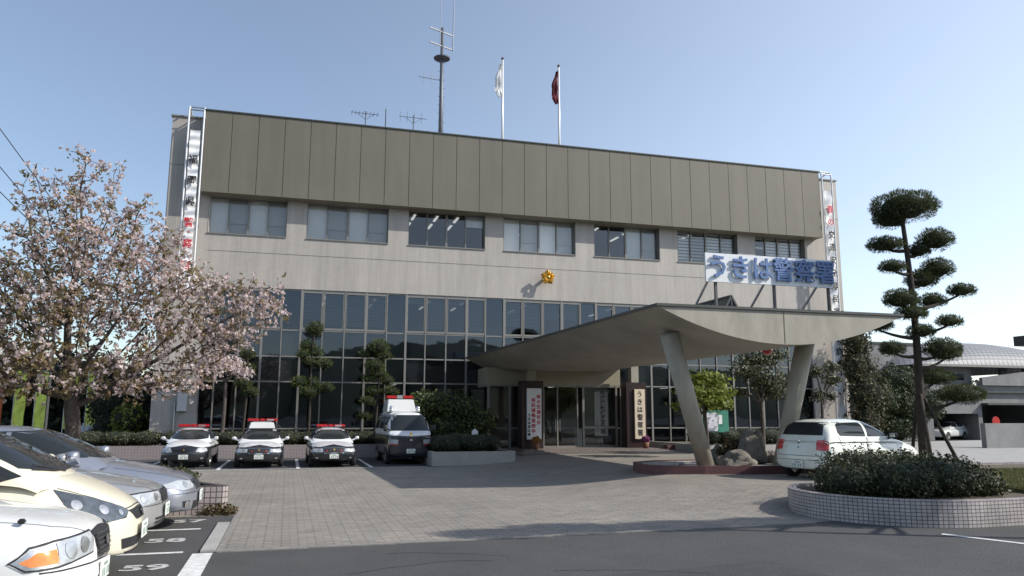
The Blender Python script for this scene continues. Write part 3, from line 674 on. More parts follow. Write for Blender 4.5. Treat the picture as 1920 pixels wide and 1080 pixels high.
text('lettering', '\n'.join('うきは警察署'), .32, M('black_letter'), Vector((16.35, 34.835, 1.95)), t, ls=1.14, off=.0, sx=.95)
t = thing('window_poster', 'white vertical notice with dark characters behind the glass beside the doors', 'sign', (14.9, 36.2, .8))
b = MB(); b.box(14.55, 15.25, 36.2, 36.22, .86, 3.02); part(b, 'sheet', M('sign_white'), t)
text('lettering', '\n'.join('飲酒運転撲滅宣言署'), .24, M('black_letter'), Vector((14.97, 36.19, 1.98)), t, ls=.96, off=.01)
text('small_lettering', '\n'.join('うきは警察署'), .09, M('black_letter'), Vector((14.68, 36.19, 1.4)), t, ls=1.3)

# hanging banners with rails on both ends of the facade
def banner(label, u, zt, zb, chars, z0, dz, bw, hoops):
    t = thing('vertical_banner', label, 'banner', (u, 37.3, 0), 0, 'vertical banners on the facade ends')
    for s in (-1, 1):
        b = MB(); x = u + s * .33
        b.tube([(x, 37.28, zb - .4), (x, 37.28, zt - .3), (x, 37.3, zt), (x, 37.42, zt + .18), (x, 37.75, zt + .2), (x, 38.2, zt + .05)], .045, 8); part(b, 'rail', M('steel_white'), t)
    b = MB(); b.tube([(u - .33, 37.3, zt), (u + .33, 37.3, zt)], .035, 8); part(b, 'crossbar', M('steel'), t); b = MB(); b.tube([(u - .33, 37.42, zt + .17), (u + .33, 37.42, zt + .17)], .03, 8); part(b, 'crossbar', M('steel'), t)
    for z in [q for q in (1.5, 4.5, 7.3, 10.5) if q > zb - .3]: b = MB(); b.tube([(u - .33, 37.3, z), (u + .33, 37.3, z)], .02, 6); b.tube([(u - .33, 37.3, z), (u - .33, 38.0, z)], .02, 6); b.tube([(u + .33, 37.3, z), (u + .33, 38.0, z)], .02, 6); part(b, 'crossbar', M('steel'), t); b = MB()
    b = MB(); nn = 90; vs = []
    for i in range(nn + 1):
        z = zt - 1.0 - (zt - 1.0 - zb) * i / nn; 
        for j in range(5): vs.append((u + bw * (j / 4 - .5), 37.24 + .05 * math.sin(i * .55 + j * .8) + .03 * math.sin(i * 1.3), z))
    b.add(vs, [(i * 5 + j, i * 5 + j + 1, i * 5 + 6 + j, i * 5 + 5 + j) for i in range(nn) for j in range(4)]); part(b, 'cloth', M('cloth_white'), t, True)
    for i, (ch, m) in enumerate(chars): text('character', ch, .46, M(m), Vector((u, 37.13, z0 - i * dz)), t, ext=.008, off=.008, sx=.95)
    return t
banner('white banner with black and red characters hung on the left end of the facade', -4.72, 15.9, 7.5, list(zip('福岡県警察官', ['black_letter'] * 3 + ['red_letter'] * 3)), 13.42, .99, .45, 0)
banner('white banner with red and blue-black characters hung on the right end of the facade', 29.75, 15.85, .8, list(zip('春の交通安全県民運動実施中', ['red_letter'] * 2 + ['black_letter'] * 11)), 13.68, .752, .45, 0)

# ================================================================ roof-top masts, flags
t = thing('radio_mast', 'tall grey radio mast with crossarms, a round platform and whip antennas on the roof', 'mast', (8.22, 45, 15.35))
b = MB(); b.tube([(8.22, 45, 15.35), (8.22, 45, 25.8)], [.17, .09], 12); part(b, 'pole', M('mast'), t, True)
b = MB()
for i in range(14): z = 16.3 + i * .55; b.tube([(8.0, 45, z), (8.44, 45, z)], .012, 5)
part(b, 'climbing_peg', M('mast'), t)
b = MB(); b.lathe([(0, 23.66), (.5, 23.72), (.52, 23.78), (0, 23.84)], (8.22, 45, 0), 24); part(b, 'platform', M('mast'), t)
for z in (24.55, 25.5):
    b = MB(); b.beam((7.35, 44.6, z + .02), (9.0, 45.3, z - .02), .07); part(b, 'crossarm', M('mast'), t)
b = MB(); b.tube([(8.95, 45.25, 24.5), (8.98, 45.3, 27.0), (9.0, 45.3, 28.3)], [.045, .04, .008], 6); part(b, 'whip_antenna', M('steel'), t)
b = MB(); b.tube([(8.06, 44.85, 24.6), (8.08, 44.85, 29.8)], [.025, .012], 6); part(b, 'whip_antenna', M('steel'), t)
b = MB(); b.tube([(8.2, 45, 22.3), (6.75, 44.7, 22.25)], .02, 6)
for x in (7.1, 7.6): b.tube([(x, 44.8, 21.9), (x, 44.8, 22.6)], .014, 5)
part(b, 'yagi_antenna', M('mast'), t)
def tv(label, u, z, arms, up):
    t = thing('television_antenna', label, 'antenna', (u, 42, 15.35), 0, 'television antennas on the roof')
    b = MB(); b.tube([(u, 42, 15.35), (u, 42, z + .15)], .03, 6); part(b, 'pole', M('mast'), t)
    b = MB(); b.tube([(u - .8, 42, z + .02), (u + .75, 42, z)], .018, 5)
    for i in range(8): x = u - .75 + i * .2; (b.tube([(x, 42 - .35, z), (x, 42 + .35, z)], .012, 4) if not up else b.tube([(x, 42, z - .3), (x, 42, z + .32)], .012, 4)) if (not up or i % 2 == 0) else None
    for s in (-1, 1): b.tube([(u + s * .45, 42, z), (u, 42, z - .35)], .014, 4)
    part(b, 'array', M('mast'), t)
tv('small flat television antenna, leftmost on the roof edge', 3.42, 18.45, 8, False)
tv('television antenna with upright rods beside the tall mast', 6.1, 18.5, 8, True)
b = MB(); b.tube([(4.54, 42, 15.35), (4.54, 42, 18.85)], .035, 6); tag(b.build('lightning_rod', M('mast')), 'thin short grey rod between the two television antennas on the roof', 'rod')
def flag(label, u, cloth, kind_l):
    t = thing('flagpole', label + ' flagpole rising behind the roof edge', 'flagpole', (u, 42, 15.35), 0, 'flagpoles on the roof')
    b = MB(); b.tube([(u, 42, 15.35), (u, 42, 22.7)], [.085, .06], 12); part(b, 'pole', M('steel_white'), t, True)
    b = MB(); b.lathe([(0, 22.7), (.09, 22.74), (.1, 22.8), (.05, 22.87), (0, 22.88)], (u, 42, 0), 12); part(b, 'finial', M('mast'), t, True)
    b = MB(); vs = []; n_ = 16; H = 2.1
    for i in range(n_ + 1):
        z = 22.45 - H * i / n_; w_ = .12 + .28 * min(i / 7, 1) * (1 if i < 13 else (17 - i) / 4)
        for j in range(7): s = j / 6; vs.append((u - .07 - w_ * s + .02 * math.sin(i + j * 2), 42 - .05 + .09 * math.sin(j * 2.2 + i * .25), z - .1 * s))
    b.add(vs, [(i * 7 + j, i * 7 + j + 1, i * 7 + 8 + j, i * 7 + 7 + j) for i in range(n_) for j in range(6)])
    o = b.build('flag', M(cloth), None, True); tag(o, kind_l, 'flag', 'limp flags'); 
    if cloth == 'cloth_white':
        pass
flag('left white', 11.33, 'cloth_white', 'limp white flag hanging on the left flagpole')
flag('right white', 14.85, 'cloth_red', 'limp dark red flag hanging on the right flagpole')
b = MB(); b.tube([(15.05, 42.5, 15.35), (15.05, 42.5, 18.9)], .05, 8); tag(b.build('roof_pipe', M('steel')), 'short grey pipe beside the right flagpole', 'pipe')

# ================================================================ vehicles
def interp(prof, x):
    xs = [p[0] for p in prof]; ys = [p[1] for p in prof]
    if x <= xs[0]: return ys[0]
    for i in range(len(xs) - 1):
        if x <= xs[i + 1]:
            t = (x - xs[i]) / (xs[i + 1] - xs[i]); p0 = ys[max(i - 1, 0)]; p1 = ys[i]; p2 = ys[i + 1]; p3 = ys[min(i + 2, len(ys) - 1)]
            h = xs[i + 1] - xs[i]; m1 = (p2 - p0) / (xs[i + 1] - xs[max(i - 1, 0)]) * h if i else (p2 - p1); m2 = (p3 - p1) / (xs[min(i + 2, len(xs) - 1)] - xs[i]) * h
            if (p1 - p0) * (p2 - p1) <= 0 and i: m1 = 0
            if (p2 - p1) * (p3 - p2) <= 0: m2 = 0
            return (2 * t ** 3 - 3 * t * t + 1) * p1 + (t ** 3 - 2 * t * t + t) * m1 + (-2 * t ** 3 + 3 * t * t) * p2 + (t ** 3 - t * t) * m2
    return ys[-1]

def sgnp(v, p): return math.copysign(abs(v) ** p, v)

def car_body(S):
    """closed lower body + cabin, x forward with the nose at x=0 and the tail at x=-L"""
    L, W = S['L'], S['W'] / 2; top = S['top']; cab = S['cab']; zb = S.get('zb', .22); bow = S.get('bow', .22); NP = 44
    mb = MB()
    def ring(x, sc, szc=None):
        d = -x; zt = interp(top, d); z0 = zb + .10 * max(0, 1 - d / .5) * S.get('chin', .3); 
        hw = W * interp(S['plan'], d); zm = z0 + (zt - z0) * S.get('mid', .55); pts = []
        for k in range(NP):
            t = 2 * PI * k / NP; cy, sz = math.cos(t), math.sin(t)
            y = hw * sgnp(cy, 2 / S.get('n', 4.2)); z = sgnp(sz, 2 / (S.get('nt', 3.2) if sz > 0 else 6))
            z = zm + (zt - zm) * z if z > 0 else zm + (zm - z0) * z
            if z > zm: y *= 1 - S.get('tumb', .10) * ((z - zm) / (zt - zm)) ** 2
            zc = z0 + (zt - z0) * .5
            y *= sc; z = zc + (z - zc) * sc
            fade = math.exp(-d / .7); fader = math.exp(-(L - d) / .6)
            xx = x - bow * (abs(y) / W) ** 2.4 * fade - S.get('rake', .12) * max(0, (z - .50) / .4) ** 1.5 * math.exp(-d / .35) - .05 * max(0, (.38 - z) / .2) * math.exp(-d / .3)
            xx += S.get('rbow', .16) * (abs(y) / W) ** 2.4 * fader + .08 * max(0, (z - .55) / .5) * math.exp(-(L - d) / .3)
            pts.append((xx, y, z))
        return pts
    st = [(0, .02), (0, .45), (0, .8), (-.004, .90), (-.012, .945), (-.03, .972), (-.06, .99), (-.11, 1)]
    xs = [-.18 - (L - .36) * i / 44 for i in range(45)]
    st += [(x, 1) for x in xs] + [(-L + a, s) for a, s in ((.11, 1), (.06, .99), (.03, .972), (.012, .945), (.004, .9), (0, .8), (0, .45), (0, .02))]
    vs = []; 
    for x, s in st: vs += ring(x, s)
    n_ = len(st); fs = [(i * NP + k, i * NP + (k + 1) % NP, (i + 1) * NP + (k + 1) % NP, (i + 1) * NP + k) for i in range(n_ - 1) for k in range(NP)]
    fs += [tuple(range(NP)), tuple((n_ - 1) * NP + k for k in range(NP))[::-1]]
    mb.add(vs, fs)
    # cabin
    if cab:
        x0, x1 = cab[0][0], cab[-1][0]; NX = 46; NY = 30; vs = []
        for i in range(NX + 1):
            d = x0 + (x1 - x0) * (i / NX); zr = interp(cab, d); zbelt = interp(top, d) - .10; H = max(zr - zbelt, .01)
            wb = W * interp(S['plan'], d) * S.get('cw', .93); 
            for k in range(NY + 1):
                t = PI * k / NY; y = wb * sgnp(math.cos(t), 2 / 3.6); h = abs(math.sin(t)) ** (2 / 3.2); 
                y *= 1 - S.get('tumc', .2) * (h * H / S.get('Hc', .5)) ** 1.1
                xb = -d - S.get('wbow', .16) * (abs(y) / W) ** 2 * max(0, 1 - (d - x0) / 1.0) + .10 * (abs(y) / W) ** 2 * max(0, 1 - (x1 - d) / .7)
                vs.append((xb, y, zbelt + h * H))
        fs = [(i * (NY + 1) + k, i * (NY + 1) + k + 1, (i + 1) * (NY + 1) + k + 1, (i + 1) * (NY + 1) + k) for i in range(NX) for k in range(NY)]
        mb.add(vs, fs)
    return mb

def vin(o, k=1): pass
class Car:
    def __init__(s, S, name, label, cat, group=None):
        s.S = S; s.t = thing(name, label, cat, (0, 0, 0), 0, group)
        s.body = car_body(S).build('body', M(S['paint']), s.t, True)
        bm = bmesh.new(); bm.from_mesh(s.body.data); s.bvh = BVHTree.FromBMesh(bm); bm.free()
    def decal(s, name, pts, d, m, eps=.006, res=.035, parent=None, thick=0):
        d = Vector(d).normalized(); e1 = d.cross(Vector((0, 0, 1))).normalized() if abs(d.z) < .9 else Vector((0, 1, 0)); e2 = e1.cross(d).normalized()
        bm = bmesh.new(); P2 = [(Vector(p).dot(e1), Vector(p).dot(e2)) for p in pts]
        bm.faces.new([bm.verts.new((a, b, 0)) for a, b in P2])
        for ax in (0, 1):
            lo = min(p[ax] for p in P2); hi = max(p[ax] for p in P2); k = int((hi - lo) / res)
            for i in range(1, k + 1):
                co = [0, 0, 0]; co[ax] = lo + (hi - lo) * i / (k + 1); no = [0, 0, 0]; no[ax] = 1
                bmesh.ops.bisect_plane(bm, geom=bm.verts[:] + bm.edges[:] + bm.faces[:], dist=1e-6, plane_co=co, plane_no=no)
        bmesh.ops.triangulate(bm, faces=bm.faces[:])
        base = Vector(pts[0]).dot(d); cxy = (sum(p[0] for p in P2) / len(P2), sum(p[1] for p in P2) / len(P2))
        for v in bm.verts:
            o = e1 * v.co.x + e2 * v.co.y + d * (base - 4); h, nn, i_, ds = s.bvh.ray_cast(o, d)
            k_ = 0
            while h is None and k_ < 30:      # off the silhouette: slide towards the middle of the patch
                k_ += 1; w_ = k_ * .02; a_ = v.co.x * (1 - w_) + cxy[0] * w_; b_ = v.co.y * (1 - w_) + cxy[1] * w_
                h, nn, i_, ds = s.bvh.ray_cast(e1 * a_ + e2 * b_ + d * (base - 4), d)
            if h is None:
                q = e1 * v.co.x + e2 * v.co.y + d * base; h, nn, i_, ds = s.bvh.find_nearest(q)
            if nn.dot(d) > 0: nn = -nn
            v.co = h + nn * eps
        for f in bm.faces: f.smooth = True
        me = bpy.data.meshes.new(name); bm.to_mesh(me); bm.free()
        bm = bmesh.new(); bm.from_mesh(me)
        for f in bm.faces:
            f.normal_update()
            if f.normal.dot(d) > 0: f.normal_flip()
        bm.to_mesh(me); bm.free()
        return link(name, me, M(m), parent or s.t)
    def line(s, name, pts, d, m='black_plastic', w=.012, parent=None, eps=.004):
        d = Vector(d).normalized(); Q = [Vector(p) for p in pts]; L = []; Rr_ = []
        for i, p in enumerate(Q):
            tg = (Q[min(i + 1, len(Q) - 1)] - Q[max(i - 1, 0)]); sd = d.cross(tg).normalized() * w / 2; L.append(p + sd); Rr_.append(p - sd)
        return s.decal(name, L + Rr_[::-1], d, m, eps, .05, parent or s.body)
    def wheels(s, r=.31, wx=(.85, 3.55), track=None):
        W = s.S['W'] / 2
        for x in wx:
            for sd in (-1, 1):
                y0 = sd * (W * interp(s.S['plan'], x) * .995)
                poly = [(-x + (r + .055) * math.cos(a), 0, max(r + (r + .055) * math.sin(a), .2)) for a in [PI * 2 * i / 28 for i in range(28)]]
                s.decal('wheel_arch', poly, (0, -sd, 0), 'rubber', .004, .06, s.body)
                t = MB(); prof = [(r * .62, -.09), (r * .9, -.1), (r, -.07), (r, .07), (r * .9, .1), (r * .62, .09)]
                t.lathe(prof, n=28); q = Matrix.Translation((-x, y0 - sd * .085, r)) @ Matrix.Rotation(PI / 2, 4, 'X')
                t.v = [tuple(q @ Vector(v)) for v in t.v]; w_ = t.build('wheel', M('rubber'), s.t, True)
                t = MB()
                t.lathe([(0, .05), (.06, .055), (r * .25, .04), (r * .6, .07), (r * .63, .085), (r * .64, .06), (r * .64, -.06), (0, -.06)], n=28)
                for k in range(6):
                    a = k * PI / 3; t.beam((math.cos(a) * .04, math.sin(a) * .04, .06), (math.cos(a) * r * .6, math.sin(a) * r * .6, .075), .05, .03)
                t.v = [tuple(q @ (Vector(v) if sd < 0 else Vector((v[0], v[1], -v[2])))) for v in t.v]; t.build('rim', M('rim'), w_)
    def mirror(s, x, z, sd, m, size=(.16, .22, .14)):
        W = s.S['W'] / 2 * interp(s.S['plan'], -x); b = MB(); c = Vector((x, sd * (W + .02 + size[1] / 2), z + .02))
        prof = []
        n = 12; vs = []
        for i in range(7):
            y = (i / 6 - .5) * size[1]; k = (1 - abs(2 * i / 6 - 1) ** 4) ** .5 * .9 + .1
            for j in range(n): a = 2 * PI * j / n; vs.append(c + Vector((sgnp(math.cos(a), .6) * size[0] / 2 * k, y, sgnp(math.sin(a), .6) * size[2] / 2 * k)))
        b.add(vs, [(i * n + j, i * n + (j + 1) % n, (i + 1) * n + (j + 1) % n, (i + 1) * n + j) for i in range(6) for j in range(n)] + [tuple(range(n)), tuple(6 * n + j for j in range(n))])
        o = b.build('door_mirror', M(m), s.t, True)
        b = MB(); b.beam(c + Vector((0, -sd * size[1] * .4, -.03)), (x + .02, sd * (W * .9), z - .07), .05, .06); b.build('bracket', M(m), o)
        b = MB(); b.box(c.x - size[0] / 2 - .004, c.x - size[0] / 2 - .001, c.y - size[1] * .4, c.y + size[1] * .4, c.z - size[2] * .38, c.z + size[2] * .38); b.build('glass', M('reflector'), o)
    def plate(s, x, z, y=0, tilt=0, rear=False, w=.33, h=.165):
        sgn = -1 if rear else 1; b = MB(); b.box(min(x, x + .012 * sgn), max(x, x + .012 * sgn), y - w / 2, y + w / 2, z - h / 2, z + h / 2); o = b.build('number_plate', M('plate_white'), s.t); bevel(o, .004, 1)
        xx = x + .012 * sgn
        b = MB(); b.box(min(xx, xx + .002 * sgn), max(xx, xx + .002 * sgn), y - .07, y + .08, z + .03, z + .055); bb = b
        for k in range(4): yy = y - .11 + k * .065 + (.03 if k > 1 else 0); bb.box(min(xx, xx + .002 * sgn), max(xx, xx + .002 * sgn), yy, yy + .035, z - .06, z + .01)
        bb.build('marking', M('plate_green'), o)
    def disc(s, name, p, d, r, m, parent=None, eps=.012, sq=1):
        d = Vector(d).normalized(); e1 = d.cross(Vector((0, 0, 1))).normalized(); e2 = e1.cross(d); p = Vector(p)
        return s.decal(name, [p + e1 * math.cos(a) * r + e2 * math.sin(a) * r * sq for a in [2 * PI * i / 20 for i in range(20)]], d, m, eps, r / 2, parent)
    def place(s, loc, rz, sc=1):
        s.t.location = loc; s.t.rotation_euler = (0, 0, rz); s.t.scale = (sc,) * 3

PLAN = [(0, .90), (.12, .945), (.4, .975), (1.0, .995), (2.2, 1), (3.6, .99), (4.3, .96), (4.8, .90)]
SEDAN = dict(L=4.72, W=1.76, tumc=.15, cw=.95, top=[(0, .70), (.12, .76), (.5, .845), (1.0, .925), (1.35, .965), (2.5, .99), (3.6, 1.03), (4.2, 1.04), (4.6, 1.0), (4.72, .93)],
             cab=[(1.15, .90), (1.5, 1.10), (1.95, 1.31), (2.25, 1.41), (2.7, 1.44), (3.2, 1.42), (3.6, 1.33), (3.95, 1.15), (4.2, 1.0)], plan=PLAN)
def side_poly(pts, y): return [(-x, y, z) for x, z in pts]
def windows_sedan(c, xf=1.28, xr=3.95, zt=1.36, zbt=1.0, split=2.55):
    S = c.S; W = S['W'] / 2
    # windscreen
    cab = S['cab']; zr = max(p[1] for p in cab); wy = W * .79; ty = W * .70
    c.decal('windscreen', [(0, -wy, zbt + .05), (0, -wy * .5, zbt + .005), (0, wy * .5, zbt + .005), (0, wy, zbt + .05), (0, ty, zr - .075), (0, 0, zr - .06), (0, -ty, zr - .075)], (-1, 0, 0), 'car_glass', .006, .07)
    c.decal('rear_window', [(-5, wy * .96, zbt + .08), (-5, -wy * .96, zbt + .08), (-5, -ty * .95, zr - .10), (-5, ty * .95, zr - .10)], (1, 0, 0), 'car_glass', .006, .07)
    for sd in (-1, 1):
        a = [(xf + .30, zbt + .02), (split - .04, zbt + .03), (split - .06, zt - .0), (xf + .98, zt - .02), (xf + .80, zt - .09)]
        b = [(split + .04, zbt + .03), (xr - .35, zbt + .06), (xr - .52, zt - .08), (split + .5, zt), (split + .02, zt)]
        c.decal('side_window', side_poly(a, 2 * sd), (0, -sd, 0), 'car_glass', .006, .06); c.decal('side_window', side_poly(b, 2 * sd), (0, -sd, 0), 'car_glass', .006, .06)

paint('silver_paint', (.48, .48, .475), flake=.55, rough=.32); paint('blue_silver_paint', (.36, .38, .43), flake=.6, rough=.3)
paint('pearl_white', (.74, .74, .72), rough=.3); paint('ivory_paint', (.73, .68, .54), rough=.32); paint('hatch_silver', (.66, .68, .61), flake=0, rough=.3)
paint('police_a', (.74, .75, .76), (.012, .012, .016), .765, .085); paint('van_paint', (.72, .73, .75), (.012, .012, .02), 1.10, -.03); paint('far_white', (.6, .6, .58))
LS = 1.1   # the cars at the left kerb
ROWG = 'cars parked nose out along the left kerb'
# --- nearest: pearl white saloon
S = dict(SEDAN); S.update(paint='pearl_white', top=[(0, .74), (.10, .80), (.3, .86), (.8, .94), (1.25, 1.0), (2.5, 1.0), (3.6, 1.03), (4.6, 1.0), (4.72, .93)], bow=.28, n=4.6, nt=3.4, rake=.08, tumb=.12)
c = Car(S, 'parked_car', 'pearl white saloon with amber corner lamp and slatted grille, nearest in the left row', 'car', ROWG); windows_sedan(c)
hl = lambda sd: [(0, sd * y, z) for y, z in ((.30, .74), (.34, .60), (.60, .575), (.86, .56), (.95, .60), (.90, .70), (.70, .745), (.45, .765))]
for sd in (-1, 1):
    d = (-1, -.55 * sd, 0)
    f3 = lambda pts: [(x, sd * y, z) for x, y, z in pts]
    h = c.decal('headlight', f3([(-.04, .30, .745), (-.02, .34, .60), (-.12, .60, .565), (-.20, .72, .555), (-.20, .70, .715), (-.14, .60, .735), (-.08, .48, .75)]), d, 'lens', .008, .04)
    c.decal('indicator', f3([(-.20, .72, .575), (-.36, .83, .565), (-.42, .85, .60), (-.32, .80, .665), (-.20, .72, .675)]), d, 'amber', .012, .04, h)
    c.decal('surround', f3([(-.195, .72, .55), (-.38, .84, .545), (-.46, .86, .60), (-.35, .81, .69), (-.195, .72, .71)]), d, 'reflector', .009, .04, h)
    c.line('rim', f3([(-.04, .30, .755), (-.02, .335, .59), (-.20, .72, .545), (-.38, .84, .54), (-.48, .86, .60), (-.36, .81, .70), (-.20, .71, .73), (-.04, .30, .755)]), d, 'black_plastic', .012, h, .010)
    c.disc('bulb', f3([(-.08, .44, .665)])[0], d, .062, 'reflector', h); c.disc('bulb', f3([(-.14, .60, .65)])[0], d, .065, 'reflector', h)
g = c.decal('grille', [(0, -.27, .745), (0, -.20, .53), (0, .20, .53), (0, .27, .745), (0, 0, .765)], (-1, 0, 0), 'black_plastic', .01, .04)
for k in range(5): c.decal('slat', [(0, -.24 + .008 * k, .715 - k * .037), (0, .24 - .008 * k, .715 - k * .037), (0, .24 - .008 * k, .705 - k * .037), (0, -.24 + .008 * k, .705 - k * .037)], (-1, 0, 0), 'frame_dark', .02, .05, g)
c.line('chrome_rim', [(0, .275, .75), (0, .205, .525), (0, -.205, .525), (0, -.275, .75)], (-1, 0, 0), 'chrome', .014, g, .014)
c.disc('badge', (0, 0, .64), (-1, 0, 0), .05, 'chrome', g, .03, .8)
c.line('bumper_gap', [(0, y, .50 + .02 * abs(y)) for y in (-.86, -.6, -.3, 0, .3, .6, .86)], (-1, 0, 0), w=.012)
for sd in (-1, 1): c.line('bonnet_gap', [(-.06, sd * .30, 2), (-.3, sd * .52, 2), (-.7, sd * .62, 2), (-1.15, sd * .66, 2)], (0, 0, -1), w=.007); c.mirror(-1.55, 1.05, sd, 'pearl_white')
c.decal('lower_grille', [(0, -.4, .32), (0, .4, .32), (0, .36, .24), (0, -.36, .24)], (-1, 0, 0), 'black_plastic', .006, .06)
c.plate(.0, .40); c.wheels()
b = MB(); b.box(-.52, -.47, -.66, -.60, .865, .905); o = b.build('fender_nozzle', M('black_plastic'), c.t); bevel(o, .01, 2)
c.place((-1.62, 8.55, 0), 0, LS)
# --- ivory hatchback
S = dict(L=3.83, W=1.68, paint='ivory_paint', bow=.34, rake=.16, n=3.8, nt=2.8, tumb=.14, zb=.2, tumc=.24, Hc=.55, cw=.95, wbow=.26,
         top=[(0, .66), (.08, .74), (.3, .86), (.6, .97), (.85, 1.04), (1.4, 1.07), (3.5, 1.05), (3.75, 1.0), (3.83, .9)],
         cab=[(.62, .92), (.85, 1.08), (1.2, 1.27), (1.58, 1.43), (2.0, 1.53), (2.6, 1.55), (3.2, 1.51), (3.6, 1.35), (3.8, 1.05)],
         plan=[(0, .84), (.12, .91), (.4, .965), (1.0, 1), (2.8, 1), (3.5, .96), (3.83, .88)])
c = Car(S, 'parked_car', 'ivory hatchback with long smoked triangular headlights, second in the left row', 'car', ROWG)
c.decal('windscreen', [(0, -.66, 1.10), (0, -.35, 1.05), (0, .35, 1.05), (0, .66, 1.10), (0, .56, 1.47), (0, 0, 1.495), (0, -.56, 1.47)], (-1, 0, 0), 'car_glass', .006, .06)
c.decal('cowl', [(0, -.60, 1.075), (0, -.3, 1.045), (0, .3, 1.045), (0, .60, 1.075), (0, .5, 1.10), (0, 0, 1.075), (0, -.5, 1.10)], (-1, 0, 0), 'black_plastic', .012, .04)
for y0, y1 in ((-.1, -.55), (.45, .0)): b = MB(); b.tube([(-.78, y0, 1.045), (-.86, (y0 + y1) / 2, 1.085), (-.98, y1, 1.13)], .009, 5); b.build('wiper', M('black_plastic'), c.t)
for sd in (-1, 1):
    f3 = lambda pts: [(x, sd * y, z) for x, y, z in pts]
    d = (-.8, -.75 * sd, -.25)
    h = c.decal('headlight', f3([(-.06, .36, .665), (-.10, .42, .59), (-.22, .62, .575), (-.42, .78, .64), (-.56, .80, .78), (-.64, .76, .93), (-.42, .66, .85), (-.2, .50, .755)]), d, 'lens_smoke', .008, .03)
    c.disc('reflector', f3([(-.28, .60, .69)])[0], d, .05, 'reflector', h); c.disc('reflector', f3([(-.50, .72, .755)])[0], d, .05, 'reflector', h); c.disc('reflector', f3([(-.15, .46, .645)])[0], d, .03, 'reflector', h)
    c.decal('quarter_window', side_poly([(1.02, 1.03), (1.22, .98), (1.38, 1.03), (1.3, 1.16)], 2 * sd), (0, -sd, 0), 'car_glass', .006, .05)
    c.decal('side_window', side_poly([(1.45, 1.05), (2.3, 1.06), (2.3, 1.42), (1.95, 1.41), (1.6, 1.26)], 2 * sd), (0, -sd, 0), 'car_glass', .006, .06)
    c.decal('side_window', side_poly([(2.36, 1.06), (3.3, 1.10), (3.2, 1.36), (2.36, 1.42)], 2 * sd), (0, -sd, 0), 'car_glass', .006, .06)
    c.line('bonnet_gap', [(-.1, sd * .34, 2), (-.25, sd * .48, 2), (-.5, sd * .58, 2), (-.72, sd * .62, 2)], (0, 0, -1), w=.007); c.mirror(-1.25, 1.08, sd, 'ivory_paint')
c.line('bonnet_front_gap', [(0, -.36, .675), (0, 0, .69), (0, .36, .675)], (-1, 0, 0), w=.008)
g = c.decal('grille', [(0, -.34, .655), (0, -.20, .555), (0, .20, .555), (0, .34, .655), (0, 0, .67)], (-1, 0, 0), 'black_plastic', .008, .04)
c.disc('badge', (0, 0, .61), (-1, 0, 0), .04, 'chrome', g, .02)
c.decal('lower_grille', [(0, -.5, .40), (0, .5, .40), (0, .46, .30), (0, -.46, .30)], (-1, 0, 0), 'black_plastic', .008, .05)
c.decal('bumper_slot', [(0, -.40, .265), (0, .40, .265), (0, .38, .245), (0, -.38, .245)], (-1, 0, 0), 'black_plastic', .008, .05)
for sd in (-1, 1): c.line('bumper_gap', [(-.20, .66 * sd, .58), (-.5, .8 * sd, .60), (-.62, .82 * sd, .62)], (-.3, -sd, 0), w=.008)
c.plate(.03, .44); c.wheels(.3, (.75, 3.2)); c.place((-1.66, 10.75, 0), 0, LS); c.t.scale = (LS, LS, 1.17)
# --- silver saloon
S = dict(SEDAN); S.update(paint='silver_paint', bow=.26, rake=.08, n=4.4, top=[(0, .69), (.12, .77), (.5, .86), (1.0, .955), (1.3, 1.0), (2.5, 1.0), (3.6, 1.03), (4.2, 1.04), (4.6, 1.0), (4.72, .93)])
c = Car(S, 'parked_car', 'silver-grey saloon with clear headlights and dark upright grille, third in the left row', 'car', ROWG); windows_sedan(c)
for sd in (-1, 1):
    f3 = lambda pts: [(x, sd * y, z) for x, y, z in pts]; d = (-1, -.6 * sd, 0)
    h = c.decal('headlight', f3([(-.03, .30, .705), (-.02, .32, .585), (-.16, .62, .565), (-.36, .82, .57), (-.47, .85, .63), (-.46, .84, .68), (-.2, .66, .705)]), d, 'lens', .008, .035)
    c.disc('bulb', f3([(-.07, .44, .64)])[0], d, .05, 'reflector', h); c.disc('bulb', f3([(-.2, .66, .635)])[0], d, .055, 'reflector', h); c.disc('marker', f3([(-.43, .84, .64)])[0], d, .03, 'amber', h)
    c.line('rim', f3([(-.47, .85, .685), (-.2, .66, .712), (-.03, .30, .712), (-.02, .31, .58)]), d, 'black_plastic', .014, h, .011)
    c.line('bonnet_gap', [(-.06, sd * .3, 2), (-.3, sd * .52, 2), (-.7, sd * .62, 2), (-1.15, sd * .66, 2)], (0, 0, -1), w=.007); c.mirror(-1.55, 1.06, sd, 'silver_paint')
g = c.decal('grille', [(0, -.26, .70), (0, -.22, .56), (0, .22, .56), (0, .26, .70)], (-1, 0, 0), 'black_plastic', .01, .04)
c.line('chrome_rim', [(0, .265, .705), (0, .225, .55), (0, -.225, .55), (0, -.265, .705), (0, .265, .705)], (-1, 0, 0), 'chrome', .014, g, .014)
c.line('bumper_gap', [(0, y, .545) for y in (-.86, -.6, -.3, 0, .3, .6, .86)], (-1, 0, 0), w=.008)
for k in range(3): c.decal('bumper_slat', [(0, -.42, .38 - k * .05), (0, .42, .38 - k * .05), (0, .42, .35 - k * .05), (0, -.42, .35 - k * .05)], (-1, 0, 0), 'black_plastic', .008, .06)
b = MB(); b.box(-.42, -.38, -.03, .03, .845, .875); b.build('bonnet_ornament', M('chrome'), c.t)
c.plate(.02, .45); c.wheels(); c.place((-1.70, 13.05, 0), 0, LS)
